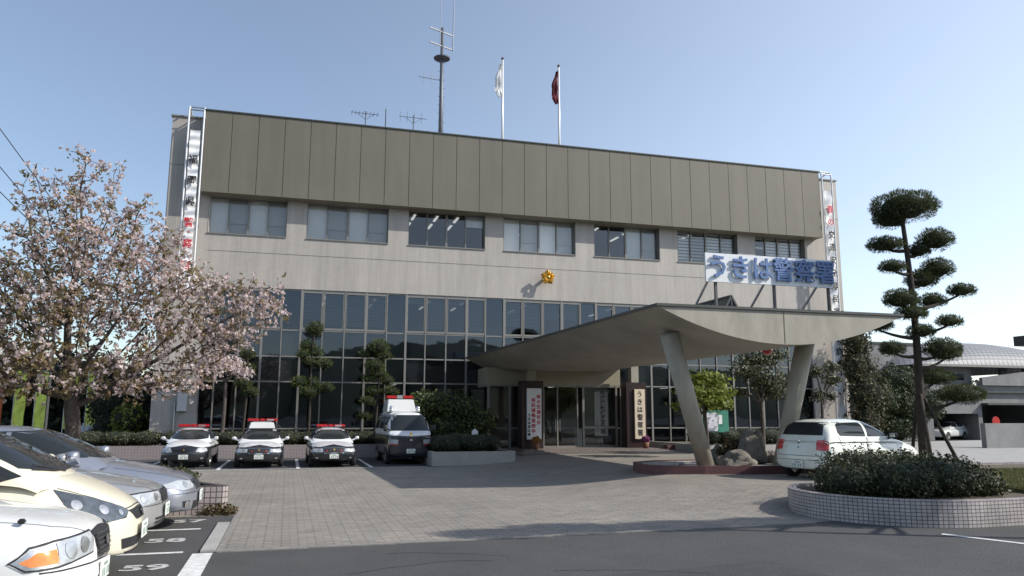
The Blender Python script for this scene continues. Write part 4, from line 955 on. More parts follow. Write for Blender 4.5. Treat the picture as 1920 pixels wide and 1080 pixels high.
# --- blue-silver estate
S = dict(SEDAN); S.update(paint='blue_silver_paint', bow=.30, rake=.14, n=3.8, nt=2.8, L=4.5, wbow=.24, Hc=.55,
     top=[(0, .66), (.12, .76), (.5, .87), (1.0, .97), (1.3, 1.02), (2.5, 1.03), (4.2, 1.06), (4.4, 1.02), (4.5, .93)],
     cab=[(1.1, .95), (1.5, 1.15), (1.95, 1.36), (2.35, 1.49), (2.8, 1.54), (3.4, 1.53), (4.0, 1.46), (4.3, 1.25), (4.45, 1.05)], plan=[(0, .86), (.12, .92), (.4, .965), (1, .995), (3.6, 1), (4.2, .96), (4.5, .9)])
c = Car(S, 'parked_car', 'bluish silver estate car with arched roofline, farthest in the left row beside the tiled planter', 'car', ROWG)
c.decal('windscreen', [(0, -.66, 1.10), (0, -.35, 1.06), (0, .35, 1.06), (0, .66, 1.10), (0, .56, 1.46), (0, 0, 1.475), (0, -.56, 1.46)], (-1, 0, 0), 'car_glass', .006, .06)
for sd in (-1, 1):
    f3 = lambda pts: [(x, sd * y, z) for x, y, z in pts]; d = (-1, -.6 * sd, 0)
    c.decal('side_window', side_poly([(1.50, 1.08), (2.55, 1.10), (2.55, 1.45), (2.15, 1.40), (1.8, 1.26)], 2 * sd), (0, -sd, 0), 'car_glass', .006, .05)
    c.decal('side_window', side_poly([(2.62, 1.10), (3.5, 1.12), (3.5, 1.43), (2.62, 1.46)], 2 * sd), (0, -sd, 0), 'car_glass', .006, .05)
    c.decal('side_window', side_poly([(3.57, 1.13), (4.15, 1.17), (3.95, 1.38), (3.57, 1.42)], 2 * sd), (0, -sd, 0), 'car_glass', .006, .05)
    h = c.decal('headlight', f3([(-.05, .38, .70), (-.03, .40, .60), (-.2, .66, .58), (-.38, .80, .62), (-.42, .82, .67), (-.2, .66, .72)]), d, 'lens', .008, .035); c.disc('bulb', f3([(-.14, .56, .65)])[0], d, .05, 'reflector', h)
    c.disc('fog_lamp', (0, sd * .58, .37), (-1, 0, 0), .05, 'reflector'); c.mirror(-1.62, 1.10, sd, 'blue_silver_paint')
    c.decal('bumper_recess', [(0, sd * .5, .42), (0, sd * .68, .42), (0, sd * .66, .33), (0, sd * .5, .33)], (-1, 0, 0), 'black_plastic', .005, .05)
    c.line('bonnet_gap', [(-.06, sd * .3, 2), (-.3, sd * .52, 2), (-.7, sd * .62, 2), (-1.15, sd * .66, 2)], (0, 0, -1), w=.007)
g = c.decal('grille', [(0, -.30, .69), (0, -.24, .58), (0, .24, .58), (0, .30, .69)], (-1, 0, 0), 'black_plastic', .01, .04)
c.line('chrome_rim', [(0, .30, .70), (0, .24, .57), (0, -.24, .57), (0, -.30, .70), (0, .3, .7)], (-1, 0, 0), 'chrome', .012, g, .014)
c.decal('lower_grille', [(0, -.38, .40), (0, .38, .40), (0, .36, .28), (0, -.36, .28)], (-1, 0, 0), 'black_plastic', .006, .06)
b = MB(); b.box(-.40, -.37, -.03, .03, .845, .87); b.build('bonnet_ornament', M('black_plastic'), c.t)
c.line('bumper_gap', [(0, y, .53) for y in (-.84, -.6, -.3, 0, .3, .6, .84)], (-1, 0, 0), w=.008)
c.plate(.02, .46); c.wheels(.3, (.85, 3.4)); c.place((-1.42, 15.0, 0), 0, LS)

# --- patrol cars
PG = 'patrol cars parked in front of the windows'
def patrol(label, x, v, kind, rz=0):
    S = dict(SEDAN); S['paint'] = 'police_a'
    if kind == 'round': S.update(L=4.6, W=1.70, bow=.3, n=3.6, nt=2.8, top=[(0, .72), (.12, .80), (.5, .90), (1.0, .98), (1.25, 1.0), (2.5, 1.0), (3.6, 1.03), (4.4, 1.0), (4.6, .93)])
    c = Car(S, 'patrol_car', label, 'police car', PG); windows_sedan(c)
    W = S['W'] / 2
    for sd in (-1, 1):
        f3 = lambda pts: [(q[0], sd * q[1], q[2]) for q in pts]; d = (-1, -.3 * sd, 0)
        if kind == 'round': pts = [(0, .42, .60), (0, .50, .72), (-.1, .66, .76), (-.25, .80, .72), (-.25, .80, .62), (-.1, .6, .57)]
        else: pts = [(0, .44, .70), (0, .42, .58), (-.1, .66, .565), (-.2, .80, .58), (-.2, .80, .70)]
        h = c.decal('headlight', f3(pts), d, 'lens', .008, .04); c.disc('bulb', f3([(-.05, .56 if kind != 'round' else .6, .65)])[0], d, .055, 'reflector', h)
        c.mirror(-1.5, 1.04, sd, 'steel_white', (.12, .17, .13)); c.disc('fog_lamp', (0, sd * .62, .36), (-1, 0, 0), .05, 'reflector', None, .008, .6)
    if kind != 'round':
        g = c.decal('grille', [(0, -.40, .71), (0, -.34, .55), (0, .34, .55), (0, .40, .71)], (-1, 0, 0), 'black_plastic', .01, .05)
        c.line('chrome_rim', [(0, .41, .72), (0, .35, .54), (0, -.35, .54), (0, -.41, .72), (0, .41, .72)], (-1, 0, 0), 'chrome', .016, g, .014)
        for sd in (-1, 1): c.disc('red_lamp', (0, sd * .26, .62), (-1, 0, 0), .028, 'tail_red', g, .02)
    c.disc('badge', (0, 0, .66), (-1, 0, 0), .036, 'gold', None, .025)
    c.decal('lower_grille', [(0, -.5, .34), (0, .5, .34), (0, .46, .27), (0, -.46, .27)], (-1, 0, 0), 'black_plastic', .006, .06)
    c.plate(.02, .42)
    zr = 1.43
    if kind == 'raised':
        b = MB(); b.prism([(-2.05, 0, 1.42), (-2.25, 0, 1.66), (-2.95, 0, 1.66), (-3.15, 0, 1.42)], (0, .92, 0), (0, -.46, 0))
        for i, (a, q, z) in enumerate(b.v): b.v[i] = (a, q * (1.1 if z < 1.5 else .94), z)
        o = b.build('lamp_riser', M('far_white'), c.t); bevel(o, .02, 2); zr = 1.66
    b = MB(); b.box(-2.62, -2.4, -.35, .35, zr, zr + .04); lb = b.build('light_bar', M('steel'), c.t)
    b = MB()
    for s0, s1 in ((-.58, -.12), (-.1, .1), (.12, .58)): b.box(-2.66, -2.36, s0, s1, zr + .04, zr + .15)
    o = b.build('beacon_lens', M('light_bar_red'), lb); bevel(o, .03, 2)
    b = MB(); b.box(-2.357, -2.352, .18, .44, zr + .065, zr + .125); b.build('lit_beacon', M('reflector'), lb)
    b = MB(); b.tube([(-.9, -.72, .95), (-1.0, -.86, 1.1)], .012, 5); b.build('fender_pole', M('chrome'), c.t)
    c.wheels(.30); c.place((x, v, 0), -PI / 2 + rz, .95); return c
patrol('black and white patrol car with rounded headlights, leftmost of the three', -3.42, 29.75, 'round', R(-1))
patrol('black and white patrol car with its red light bar on a tall white riser', -.90, 29.3, 'raised')
patrol('black and white patrol car with low red light bar parked next to the police van', 1.68, 29.15, 'low', R(1))
# --- police van
S = dict(L=4.7, W=1.69, paint='van_paint', bow=.14, rake=.0, n=5.5, nt=6, tumb=.02, mid=.5, zb=.25, tumc=.12, Hc=1.0, cw=.985, wbow=.1,
     top=[(0, 1.14), (.1, 1.20), (.25, 1.25), (2, 1.27), (4.6, 1.27), (4.7, 1.2)],
     cab=[(.12, 1.16), (.35, 1.42), (.62, 1.80), (.8, 1.94), (1.2, 2.0), (4.2, 2.0), (4.5, 1.93), (4.66, 1.3)], plan=[(0, .94), (.12, .97), (.4, .99), (1, 1), (4.3, 1), (4.7, .94)])
c = Car(S, 'police_van', 'black and white police van with a white riser and red light bar on its roof', 'van')
c.decal('windscreen', [(0, -.74, 1.27), (0, .74, 1.27), (0, .66, 1.86), (0, -.66, 1.86)], (-1, 0, 0), 'car_glass', .008, .07)
for sd in (-1, 1):
    c.decal('headlight', [(0, sd * .48, .78), (0, sd * .47, .94), (0, sd * .74, .96), (0, sd * .78, .80)], (-1, 0, 0), 'lens', .01, .05)
    c.decal('marker', [(0, sd * .48, .73), (0, sd * .48, .77), (0, sd * .76, .78), (0, sd * .76, .75)], (-1, 0, 0), 'tail_red', .01, .06)
    for x0, x1 in ((.85, 1.5), (1.65, 2.9), (3.05, 4.2)): c.decal('side_window', side_poly([(x0, 1.33), (x1, 1.33), (x1, 1.80), (x0 + (.1 if x0 < 1 else 0), 1.80)], 2 * sd), (0, -sd, 0), 'car_glass', .008, .08)
    b = MB(); y = sd * .52 - .12; b.lathe([(0, 0), (.09, 0), (.075, .13), (.0, .14)], (-.95, y, 1.99), 12); sp = b.build('speaker', M('steel_white'), c.t, True)
    b = MB(); b.lathe([(0, .10), (.085, .12), (.085, .15), (.05, .22), (0, .23)], (-.95, y, 1.99), 12); b.build('dome', M('chrome'), sp, True)
    c.mirror(-.35, 1.35, sd, 'black_plastic', (.1, .16, .24))
c.decal('bumper_grille', [(0, -.42, .62), (0, .42, .62), (0, .42, .52), (0, -.42, .52)], (-1, 0, 0), 'black_plastic', .008, .06)
c.disc('badge', (0, 0, .93), (-1, 0, 0), .05, 'chrome', None, .012, .7); c.disc('emblem', (0, 0, 1.14), (-1, 0, 0), .055, 'gold', None, .012)
c.plate(.02, .52)
b = MB(); b.prism([(-2.45, 0, 1.98), (-2.75, 0, 2.50), (-3.7, 0, 2.50), (-3.85, 0, 1.98)], (0, 1.16, 0), (0, -.58, 0))
for i, (a, q, z) in enumerate(b.v): b.v[i] = (a, q * (1.05 if z < 2.1 else .92), z)
o = b.build('roof_riser', M('far_white'), c.t); bevel(o, .03, 2)
b = MB(); b.box(-3.3, -3.0, -.12, .12, 2.54, 2.68); lb = b.build('light_bar', M('steel'), c.t)
for s0, s1 in ((-.56, -.125), (.125, .56)): b = MB(); b.box(-3.32, -2.98, s0, s1, 2.54, 2.66); o = b.build('beacon_lens', M('light_bar_red'), lb); bevel(o, .03, 2)
c.wheels(.31, (.85, 3.3)); c.place((4.55, 29.9, 0), -PI / 2 + R(1))

# --- silver hatchback by the canopy, tail towards the camera
S = dict(L=3.75, W=1.65, paint='hatch_silver', bow=.25, rake=.14, n=4.2, nt=3.4, tumb=.08, zb=.24, tumc=.17, Hc=.5, cw=.96, rbow=.10,
     top=[(0, .68), (.1, .76), (.4, .86), (.8, .94), (1.05, .97), (1.6, .98), (3.4, .99), (3.65, .96), (3.75, .88)],
     cab=[(.95, .90), (1.3, 1.10), (1.7, 1.31), (2.0, 1.40), (2.4, 1.43), (3.0, 1.42), (3.35, 1.38), (3.5, 1.30), (3.62, 1.05), (3.68, .9)],
     plan=[(0, .85), (.12, .92), (.4, .97), (1, 1), (3.2, 1), (3.6, .97), (3.75, .93)])
c = Car(S, 'parked_car', 'silver hatchback with red tail lamps parked under the front of the canopy', 'car')
c.decal('windscreen', [(0, -.62, 1.0), (0, .62, 1.0), (0, .52, 1.34), (0, -.52, 1.34)], (-1, 0, 0), 'car_glass', .006, .06)
c.decal('rear_window', [(-5, -.60, 1.04), (-5, .60, 1.04), (-5, .53, 1.34), (-5, -.53, 1.34)], (1, 0, 0), 'car_glass', .008, .05)
for sd in (-1, 1):
    c.decal('side_window', side_poly([(1.38, 1.00), (2.18, 1.01), (2.1, 1.34), (1.78, 1.31), (1.6, 1.2)], 2 * sd), (0, -sd, 0), 'car_glass', .006, .05)
    c.decal('side_window', side_poly([(2.26, 1.01), (3.15, 1.03), (3.22, 1.12), (3.12, 1.28), (2.98, 1.33), (2.2, 1.34)], 2 * sd), (0, -sd, 0), 'car_glass', .006, .05)
    c.decal('tail_lamp', [(-3.75, sd * .53, .70), (-3.75, sd * .53, .92), (-3.68, sd * .70, .93), (-3.62, sd * .78, .90), (-3.62, sd * .78, .70), (-3.68, sd * .70, .68)], (1, -.45 * sd, 0), 'tail_red', .01, .04)
    c.mirror(-1.42, 1.02, sd, 'black_plastic', (.13, .18, .12))
    for x in (2.1, 3.05): 
        b = MB(); y = sd * (.825 * .985); b.tube([(-x + .09, y, .86), (-x + .05, y + sd * .03, .865), (-x - .05, y + sd * .03, .865), (-x - .09, y, .86)], .013, 6); b.build('door_handle', M('hatch_silver'), c.t)
    c.line('door_gap', side_poly([(1.12, .95), (1.15, .35), (2.1, .32), (2.22, .99)], 2 * sd), (0, -sd, 0), w=.010); c.line('door_gap', side_poly([(2.24, .99), (2.2, .32), (2.75, .34), (3.1, .7), (3.22, 1.0)], 2 * sd), (0, -sd, 0), w=.010)
    c.disc('headlight', (-.1, sd * .62, .66), (-1, -.4 * sd, 0), .09, 'lens')
c.disc('fuel_flap', (-3.32, -2, .83), (0, 1, 0), .06, 'hatch_silver', None, .006)
c.line('tailgate_gap', [(-5, -.66, .56), (-5, .66, .56)], (1, 0, 0), w=.012); c.line('tailgate_gap', [(-5, -.66, .98), (-5, -.64, .56)], (1, 0, 0), w=.01); c.line('tailgate_gap', [(-5, .66, .98), (-5, .64, .56)], (1, 0, 0), w=.01)
c.line('bumper_gap', [(-5, -.75, .46), (-5, .75, .46)], (1, 0, 0), w=.01); c.disc('badge', (-5, 0, .88), (1, 0, 0), .04, 'chrome', None, .008); c.disc('lock', (-5, 0, .75), (1, 0, 0), .018, 'black_plastic', None, .008)
c.plate(-3.77, .36, .0, rear=True); c.wheels(.29, (.78, 3.12))
ph = R(13); sc = 1.08; ax = Vector((13.44, 17.94, .27)); c.place(ax + Vector((math.cos(ph), math.sin(ph), 0)) * 3.12 * sc, ph, sc)
# --- white car in the far garage
S = dict(SEDAN); S['paint'] = 'far_white'
c = Car(S, 'parked_car', 'white saloon parked inside the dark garage of the far right building', 'car'); windows_sedan(c)
for sd in (-1, 1): c.disc('tail_lamp', (-4.7, sd * .6, .75), (1, 0, 0), .1, 'tail_red'); c.disc('headlight', (0, sd * .6, .66), (-1, 0, 0), .1, 'lens')
c.wheels(); c.place((48.6, 50.6, 0), R(200))

# ================================================================ planters, hedges, rocks
def rounded_outline(kind='stadium'):
    P = []
    for i in range(25):       # rounded left nose of the round planter
        a = PI / 2 + PI * i / 24; P.append((11.58 + 2.0 * math.cos(a), 13.1 + 2.0 * math.sin(a)))
    P = [p for p in P]
    P = [(17.15, 19.9), (16.95, 17.7), (15.6, 16.9), (13.2, 16.2), (12.0, 15.4)] + P[3:] + [(12.8, 11.15), (14.5, 11.15), (17, 11.15), (21, 11.2), (25, 11.6), (25, 19.9)]
    return P
def ring_wall(name, P, z0, z1, th, m, parent, capm, closed=True):
    # vertical wall following P, uv = (arc length, z)
    me = bpy.data.meshes.new(name); n = len(P); bm = bmesh.new(); uv = bm.loops.layers.uv.new('UVMap')
    c = Vector((sum(p[0] for p in P) / n, sum(p[1] for p in P) / n)); N = []
    for i in range(n):
        a = Vector(P[i - 1]); b = Vector(P[(i + 1) % n]); t = (b - a).normalized(); nn = Vector((t.y, -t.x))
        if nn.dot(Vector(P[i]) - c) < 0: nn = -nn
        N.append(nn)
    L = 0; idx = []
    for i in range(n):
        p = Vector(P[i]); q = p - N[i] * th
        idx.append(([bm.verts.new((p.x, p.y, z0)), bm.verts.new((p.x, p.y, z1)), bm.verts.new((q.x, q.y, z1)), bm.verts.new((q.x, q.y, z0))], L)); L += (Vector(P[(i + 1) % n]) - p).length
    for i in range(n):
        v1, l1 = idx[i]; v2, l2 = idx[(i + 1) % n]; l2 = l2 if i < n - 1 else L
        for a, b, ua, ub in ((0, 1, z0, z1), (1, 2, z1, z1 + th), (2, 3, z1, z0)):
            f = bm.faces.new([v1[a], v2[a], v2[b], v1[b]])
            for lp, (u, w) in zip(f.loops, ((l1, ua), (l2, ua), (l2, ub), (l1, ub))): lp[uv].uv = (u, w)
    bmesh.ops.recalc_face_normals(bm, faces=bm.faces); bm.to_mesh(me); bm.free(); o = link(name, me, m, parent, False, True)
    return o
OUT = rounded_outline()
t = thing('round_planter', 'long rounded planter wall of small pinkish tiles in the right foreground', 'planter', (13, 13.5, 0))
ring_wall('tiled_wall', OUT, 0, .46, .16, M('planter_tile'), t, None)
b = MB(); b.add([(x, y, .40) for x, y in OUT], [tuple(range(len(OUT)))]); o = part(b, 'soil', M('soil'), t)
o = bpy.data.objects['soil']
def scatter_poly(n, x0, x1, y0, y1, z, fn=None):
    P = np.column_stack([rng.uniform(x0, x1, n), rng.uniform(y0, y1, n), np.full(n, z)]); return P
leaf_mat('grass_blade', [(0, (.07, .08, .025)), (.6, (.14, .14, .05)), (1, (.22, .19, .09))], trans=.2)
b = MB(); b.box(14.0, 24.7, 11.4, 17.0, .40, .47); g_ = tag(b.build('lawn', M('grass')), kind='structure')
P_ = scatter_poly(30000, 13.9, 20, 11.4, 17, .47); o = leaves('grass', P_, M('grass_blade'), .07, nrm=np.tile([0, 0, 1.6], (len(P_), 1)), jitter=.6, tri=True, world=False); tag(o, 'short yellowish grass in the rounded planter', 'grass', kind='stuff')
# hedge of the round planter: a fused mass of leaves
def hedge(name, label, base, blobs, m, dens, size, corek=.82, **k):
    return bush(name, label, 'hedge', base, blobs, M(m), dens, size, stems=False, corek=corek, **k)
blobs = [((10.7, 13.2, .62), (.7, .85, .38)), ((11.25, 12.7, .68), (.8, .9, .44)), ((12.05, 12.6, .70), (.8, .95, .42)), ((12.6, 12.7, .66), (.65, .9, .38)), ((12.98, 12.7, .56), (.42, .8, .32)), ((11.5, 13.8, .74), (1.0, .85, .46)), ((12.5, 13.8, .70), (.9, .85, .42))]
hedge('hedge', 'dark glossy clipped hedge inside the rounded tiled planter', (12, 13, .43), blobs, 'hedge_leaf', 1500, .042, lump=.13, shell=.35, jitter=.9, shoots=170)
# small tiled planter beside the left row
t = thing('tiled_planter', 'square-gridded tiled planter at the end of the left parking row', 'planter', (-1.6, 17.5, 0))
b = MB(); b.prism([(-9.5, 16.25, 0), (-1.12, 16.25, 0), (-1.02, 16.36, 0), (-2.6, 19.1, 0), (-9.5, 19.1, 0), (-9.5, 18.95, 0), (-2.7, 18.95, 0), (-1.22, 16.40, 0), (-9.5, 16.40, 0)], (0, 0, .53)); part(b, 'wall', M('block_tile'), t)
b = MB(); b.prism([(-9.5, 16.4, 0), (-1.3, 16.4, 0), (-2.75, 18.93, 0), (-9.5, 18.93, 0)], (0, 0, .45)); part(b, 'soil', M('soil'), t)
hedge('hedge', 'low dull green hedge in the gridded planter beside the bluish estate car', (-3, 18, .45), [((-2.35, 17.3, .60), (.62, .75, .27)), ((-3.3, 17.6, .60), (.8, 1.0, .28)), ((-4.6, 17.6, .60), (1.0, 1.0, .28)), ((-1.98, 16.95, .60), (.38, .42, .27))], 'hedge_leaf_far', 800, .045, lump=.1, shoots=40)
bush('weeds', 'dry weeds growing at the corner foot of the gridded planter', 'weeds', (-1.1, 16.0, 0), [((-1.2, 16.1, .08), (.32, .12, .14)), ((-1.0, 16.2, .06), (.16, .2, .10))], M('bronze_leaf'), 1500, .05, stems=False, corek=0)
# hedge and tiled wall behind the patrol cars
t = thing('garden_wall', 'low pinkish tiled wall with a hedge on top behind the patrol cars', 'wall', (-1, 36, 0))
b = MB(); b.box(-8.5, 5.15, 35.9, 36.05, 0, .56); part(b, 'wall', M('far_tile'), t)
b = MB(); b.box(-8.5, 5.15, 36.06, 37.6, 0, .5); part(b, 'soil', M('soil'), t)
hedge('hedge', 'long clipped hedge running behind the patrol cars', (-1, 36.7, .5), [((-8 + i * 1.15, 36.75, .84), (.95, .66, .33)) for i in range(12)], 'hedge_leaf_far', 330, .055, lump=.05, corek=.9, shell=.2)
t = thing('white_planter', 'plain pale planter wall beside the police van', 'planter', (6.8, 31, 0))
b = MB(); b.box(5.2, 8.4, 29.0, 29.15, 0, .52); b.box(8.25, 8.4, 29.15, 34.8, 0, .52); b.box(5.2, 5.35, 29.15, 35.8, 0, .52); part(b, 'wall', M('concrete'), t)
b = MB(); b.box(5.36, 8.24, 29.16, 34.8, 0, .46); part(b, 'soil', M('soil'), t)
hedge('hedge', 'dark clipped hedge in the pale planter beside the police van', (6.8, 31, .46), [((5.9, 30, .78), (.7, .8, .36)), ((7.0, 30, .80), (.85, .8, .36)), ((7.7, 30.1, .78), (.42, .8, .34)), ((6.8, 31.8, .8), (1.3, 1.2, .36)), ((6.8, 33.5, .8), (1.3, 1.1, .36))], 'hedge_leaf', 420, .055, lump=.05, corek=.9)
b = MB(); b.box(7.0, 7.24, 30.3, 30.34, 1.0, 1.22); b.prism([(6.98, 30.29, 1.22), (7.26, 30.29, 1.22), (7.12, 30.29, 1.34)], (0, .05, 0)); b.box(7.1, 7.14, 30.31, 30.335, .5, 1.0); tag(b.build('garden_marker', M('sign_white')), 'small white house-shaped marker standing in the dark hedge', 'marker')
# hedge right of the entrance
t = thing('low_planter', 'low pale planter wall right of the entrance', 'planter', (20, 31, .27))
b = MB(); b.box(17.3, 27.6, 30.3, 30.45, .2, .62); b.box(17.3, 17.45, 30.45, 36.5, .2, .62); part(b, 'wall', M('concrete'), t)
b = MB(); b.box(17.45, 27.6, 30.46, 36.5, .2, .56); part(b, 'soil', M('soil'), t)
hedge('hedge', 'low dark hedge right of the entrance behind the island rocks', (20, 31.5, .56), [((17.8 + i * 1.05, 31.3, .95), (.85, .7, .38)) for i in range(9)], 'hedge_leaf', 300, .06, lump=.06, corek=.88)
# island with kerb, rocks and shrubs
OI = [(9.8, 21.2), (9.85, 20.6), (10.2, 20.15), (11.2, 19.75), (12.5, 19.45), (14, 19.35), (16.2, 19.6), (17, 20.2), (17.1, 21.2), (16.4, 22.1), (13.5, 22.9), (11, 22.7), (10.1, 22.1)]
t = thing('island', 'dark red kerbed island holding the canopy columns and rocks', 'island', (12.5, 21, .27))
ring_wall('kerb', OI, .1, .50, .18, M('red_kerb'), t, None)
b = MB(); b.add([(x, y, .47) for x, y in OI], [tuple(range(len(OI)))]); part(b, 'gravel', M('concrete'), t)
def rock(label, c, r, seed, m='rock'):
    bm = bmesh.new(); bmesh.ops.create_icosphere(bm, subdivisions=4, radius=1); rr = random.Random(seed); from mathutils import noise
    off = Vector((seed * 3.1, seed * 1.7, 0))
    for v in bm.verts:
        p = v.co.copy(); k = 1 + .38 * noise.noise(p * 1.1 + off) + .20 * noise.noise(p * 2.7 + off) + .09 * abs(noise.noise(p * 6 + off)) - .10 * max(0, noise.noise(p * 3.5 - off))
        p *= k; p.z = p.z if p.z > -.25 else -.25 + (p.z + .25) * .2
        v.co = Vector((p.x * r[0], p.y * r[1], p.z * r[2]))
    me = bpy.data.meshes.new('garden_rock'); bm.to_mesh(me); bm.free(); o = link('garden_rock', me, M(m)); o.location = c; return tag(o, label, 'rock', 'rocks on the island')
rock('big upright grey boulder on the island beside the hatchback', (13.45, 20.9, .72), (.50, .42, .72), 3)
rock('low spreading grey rock at the front of the island', (12.35, 19.95, .52), (.55, .35, .36), 5)
rock('small squat rock beside the foot of the left canopy column', (12.75, 21.7, .54), (.34, .3, .40), 8)
rock('small brown rock between the big boulder and the hatchback', (14.3, 21.1, .52), (.30, .3, .30), 11)
rock('tiny pale stone near the left end of the island', (10.75, 20.6, .50), (.12, .10, .08), 14, 'concrete')
rock('second tiny pale stone near the left end of the island, right of the first', (11.0, 20.75, .50), (.09, .09, .06), 16, 'concrete')
bush('shrub', 'small rusty yellow shrub in front of the big boulder', 'shrub', (12.9, 21.2, .5), [((12.95, 21.2, .95), (.36, .32, .26)), ((12.75, 21.25, .8), (.25, .25, .2))], M('bronze_leaf'), 900, .06, corek=.5)
# flower pots by the sign pillars
for u, v, m, lab in ((16.35, 34.3, 'flower_pink', 'potted purple flowers at the foot of the right sign pillar'), (10.95, 34.4, 'flower_orange', 'potted orange flowers at the foot of the left sign pillar')):
    t = thing('flower_pot', lab, 'flower pot', (u, v, .34), 0, 'flower pots at the sign pillars')
    b = MB(); b.lathe([(0, .34), (.12, .34), (.17, .62), (.15, .62), (.14, .58), (0, .58)], (u, v, 0), 14); part(b, 'pot', M('terracotta'), t, True)
    p, nn = ell_pts((u, v, .76), (.19, .17, .15), 500); leaves('flowers', p, M(m), .06, parent=t, nrm=nn)
b = MB(); b.box(16.9, 18.6, 33.2, 33.6, .3, .52); tag(bevel(b.build('bench', M('red_kerb')), .02), 'low dark reddish block beside the right sign pillar', 'block')
# notice board
t = thing('notice_board', 'green notice board with pale papers among the trees right of the entrance', 'notice board', (18.2, 31, .5))
b = MB(); b.box(17.55, 18.75, 30.9, 30.98, 1.15, 2.1); part(b, 'board', M('board_green'), t)
b = MB(); b.box(17.6, 18.2, 30.88, 30.895, 1.2, 2.0); part(b, 'paper', M('poster'), t)
b = MB(); b.box(18.24, 18.42, 30.88, 30.895, 1.5, 1.9); part(b, 'paper', M('sign_white'), t)
for u in (17.6, 18.7): b = MB(); b.tube([(u, 31, .5), (u, 31, 2.15)], .03, 8); part(b, 'post', M('steel'), t)

# ================================================================ trees
RP = [(15.11, 7.23, 0.99, 0.34), (14.77, 6.93, 0.49, 0.23), (14.54, 6.22, 0.55, 0.17), (15.84, 6.37, 0.52, 0.26), (15.42, 6.09, 0.34, 0.17), (14.55, 5.61, 0.41, 0.14), (16.05, 5.66, 0.48, 0.25), (15.62, 5.37, 0.47, 0.22), (14.52, 4.75, 0.51, 0.22), (14.77, 4.4, 0.46, 0.15), (15.93, 4.83, 0.41, 0.17), (16.64, 5.1, 0.42, 0.15), (14.08, 4.13, 0.47, 0.16), (15.9, 4.24, 0.37, 0.14), (15.28, 3.99, 0.4, 0.16), (14.49, 3.54, 0.36, 0.17), (15.72, 3.56, 0.54, 0.23), (16.29, 3.48, 0.41, 0.18), (15.81, 2.85, 0.55, 0.19), (16.08, 2.42, 0.64, 0.21)]
KP = 18.5 / 16
def mkpads(L, v, spread=.35, ry=.8, seed=1, pk=1.25):
    r_ = random.Random(seed); return [((u, v + r_.uniform(-spread, spread) * (0 if i == 0 else 1), z), (a * 1.0, max(a * ry, .25), h * pk)) for i, (u, z, a, h) in enumerate(L)]
cloud_pine('tall cloud-pruned pine with stepped foliage pads standing in the rounded planter', (17.55, 18.5, .40), (17.32, 18.5, 7.8), mkpads([(u * KP, 1.9 + (z - 1.9) * KP, a * KP * .88, h * KP) for u, z, a, h in RP], 18.5, .35, .85, pk=1.15), dens=2900, tr=.15, needle=.065, m='pine_leaf_mid')
for i, (a, b_) in enumerate((((17.0, 17.75, .40), (17.4, 18.4, 2.5)), ((18.15, 17.9, .40), (17.5, 18.4, 2.4)), ((17.7, 19.3, .40), (17.45, 18.6, 2.4)))):
    b = MB(); b.tube([a, b_], .05, 8); o = b.build('support_stake', M('bark_pine'), None, True)
    tag(o, ['leaning wooden stake left of the tall pine trunk', 'leaning wooden stake right of the tall pine trunk', 'leaning wooden stake behind the tall pine trunk'][i], 'stake', 'stakes propping the tall pine')
P1 = [(0.98, 5.53, 0.36, 0.25), (0.7, 4.79, 0.31, 0.21), (1.07, 4.52, 0.31, 0.21), (0.52, 4.4, 0.24, 0.18), (1.45, 4.03, 0.31, 0.16), (0.89, 4.08, 0.27, 0.11), (0.44, 3.22, 0.37, 0.2), (0.95, 3.22, 0.31, 0.2), (0.86, 2.79, 0.4, 0.18), (1.56, 3.0, 0.31, 0.16)]
P2 = [(3.75, 4.8, 0.44, 0.26), (3.95, 4.43, 0.4, 0.16), (3.13, 4.48, 0.23, 0.14), (3.56, 3.98, 0.44, 0.19), (3.76, 3.63, 0.39, 0.16), (3.33, 3.44, 0.3, 0.16), (4.12, 3.34, 0.3, 0.19), (3.55, 2.89, 0.37, 0.16), (4.29, 2.87, 0.35, 0.14), (3.29, 2.45, 0.32, 0.14), (3.22, 1.81, 0.32, 0.14)]
P3 = [(-1.73, 4.37, 0.3, 0.18), (-1.74, 3.81, 0.34, 0.16), (-1.96, 3.54, 0.3, 0.15), (-1.85, 3.12, 0.36, 0.15), (-1.52, 2.79, 0.3, 0.15)]
k = 36.9 / 34.5
for L, b0, tp, lab in ((P1, (.82, 0, .4), (.98, 0, 5.3), 'slim cloud-pruned pine before the glazing behind the patrol cars, taller with wide gaps'), (P2, (3.75, 0, .4), (3.72, 0, 4.6), 'denser cloud-pruned pine before the glazing beside the police van'), (P3, (-1.7, 0, .4), (-1.72, 0, 4.3), 'small cloud-pruned pine half hidden behind the cherry branches')):
    L = [(a * k, 1.9 + (z - 1.9) * k, w_ * k, h * k) for a, z, w_, h in L]
    cloud_pine(lab, (b0[0] * k, 36.9, b0[2]), (tp[0] * k, 36.9, 1.9 + (tp[2] - 1.9) * k), mkpads(L, 36.9, .25, .9), m='pine_leaf_light', dens=1100, tr=.07, needle=.10, group='cloud-pruned pines in front of the windows')
def blobs_of(L, v, ry=.8, sp=.3, seed=2):
    r_ = random.Random(seed); return [((u, v + r_.uniform(-sp, sp), z), (a, max(a * ry, .3), h)) for u, z, a, h in L]
bush('maple_tree', 'bright yellow-green leafy maple behind the left canopy column', 'tree', (15.7, 27.5, .3), blobs_of([(15.9, 3.25, 0.89, 0.37), (16.29, 2.78, 0.7, 0.37), (15.14, 2.77, 0.64, 0.28), (15.93, 2.37, 0.74, 0.28), (14.89, 2.26, 0.5, 0.24)], 27.5), M('maple_leaf'), 330, .12, corek=.3, shell=.9, lump=.45, aspect=1.2)
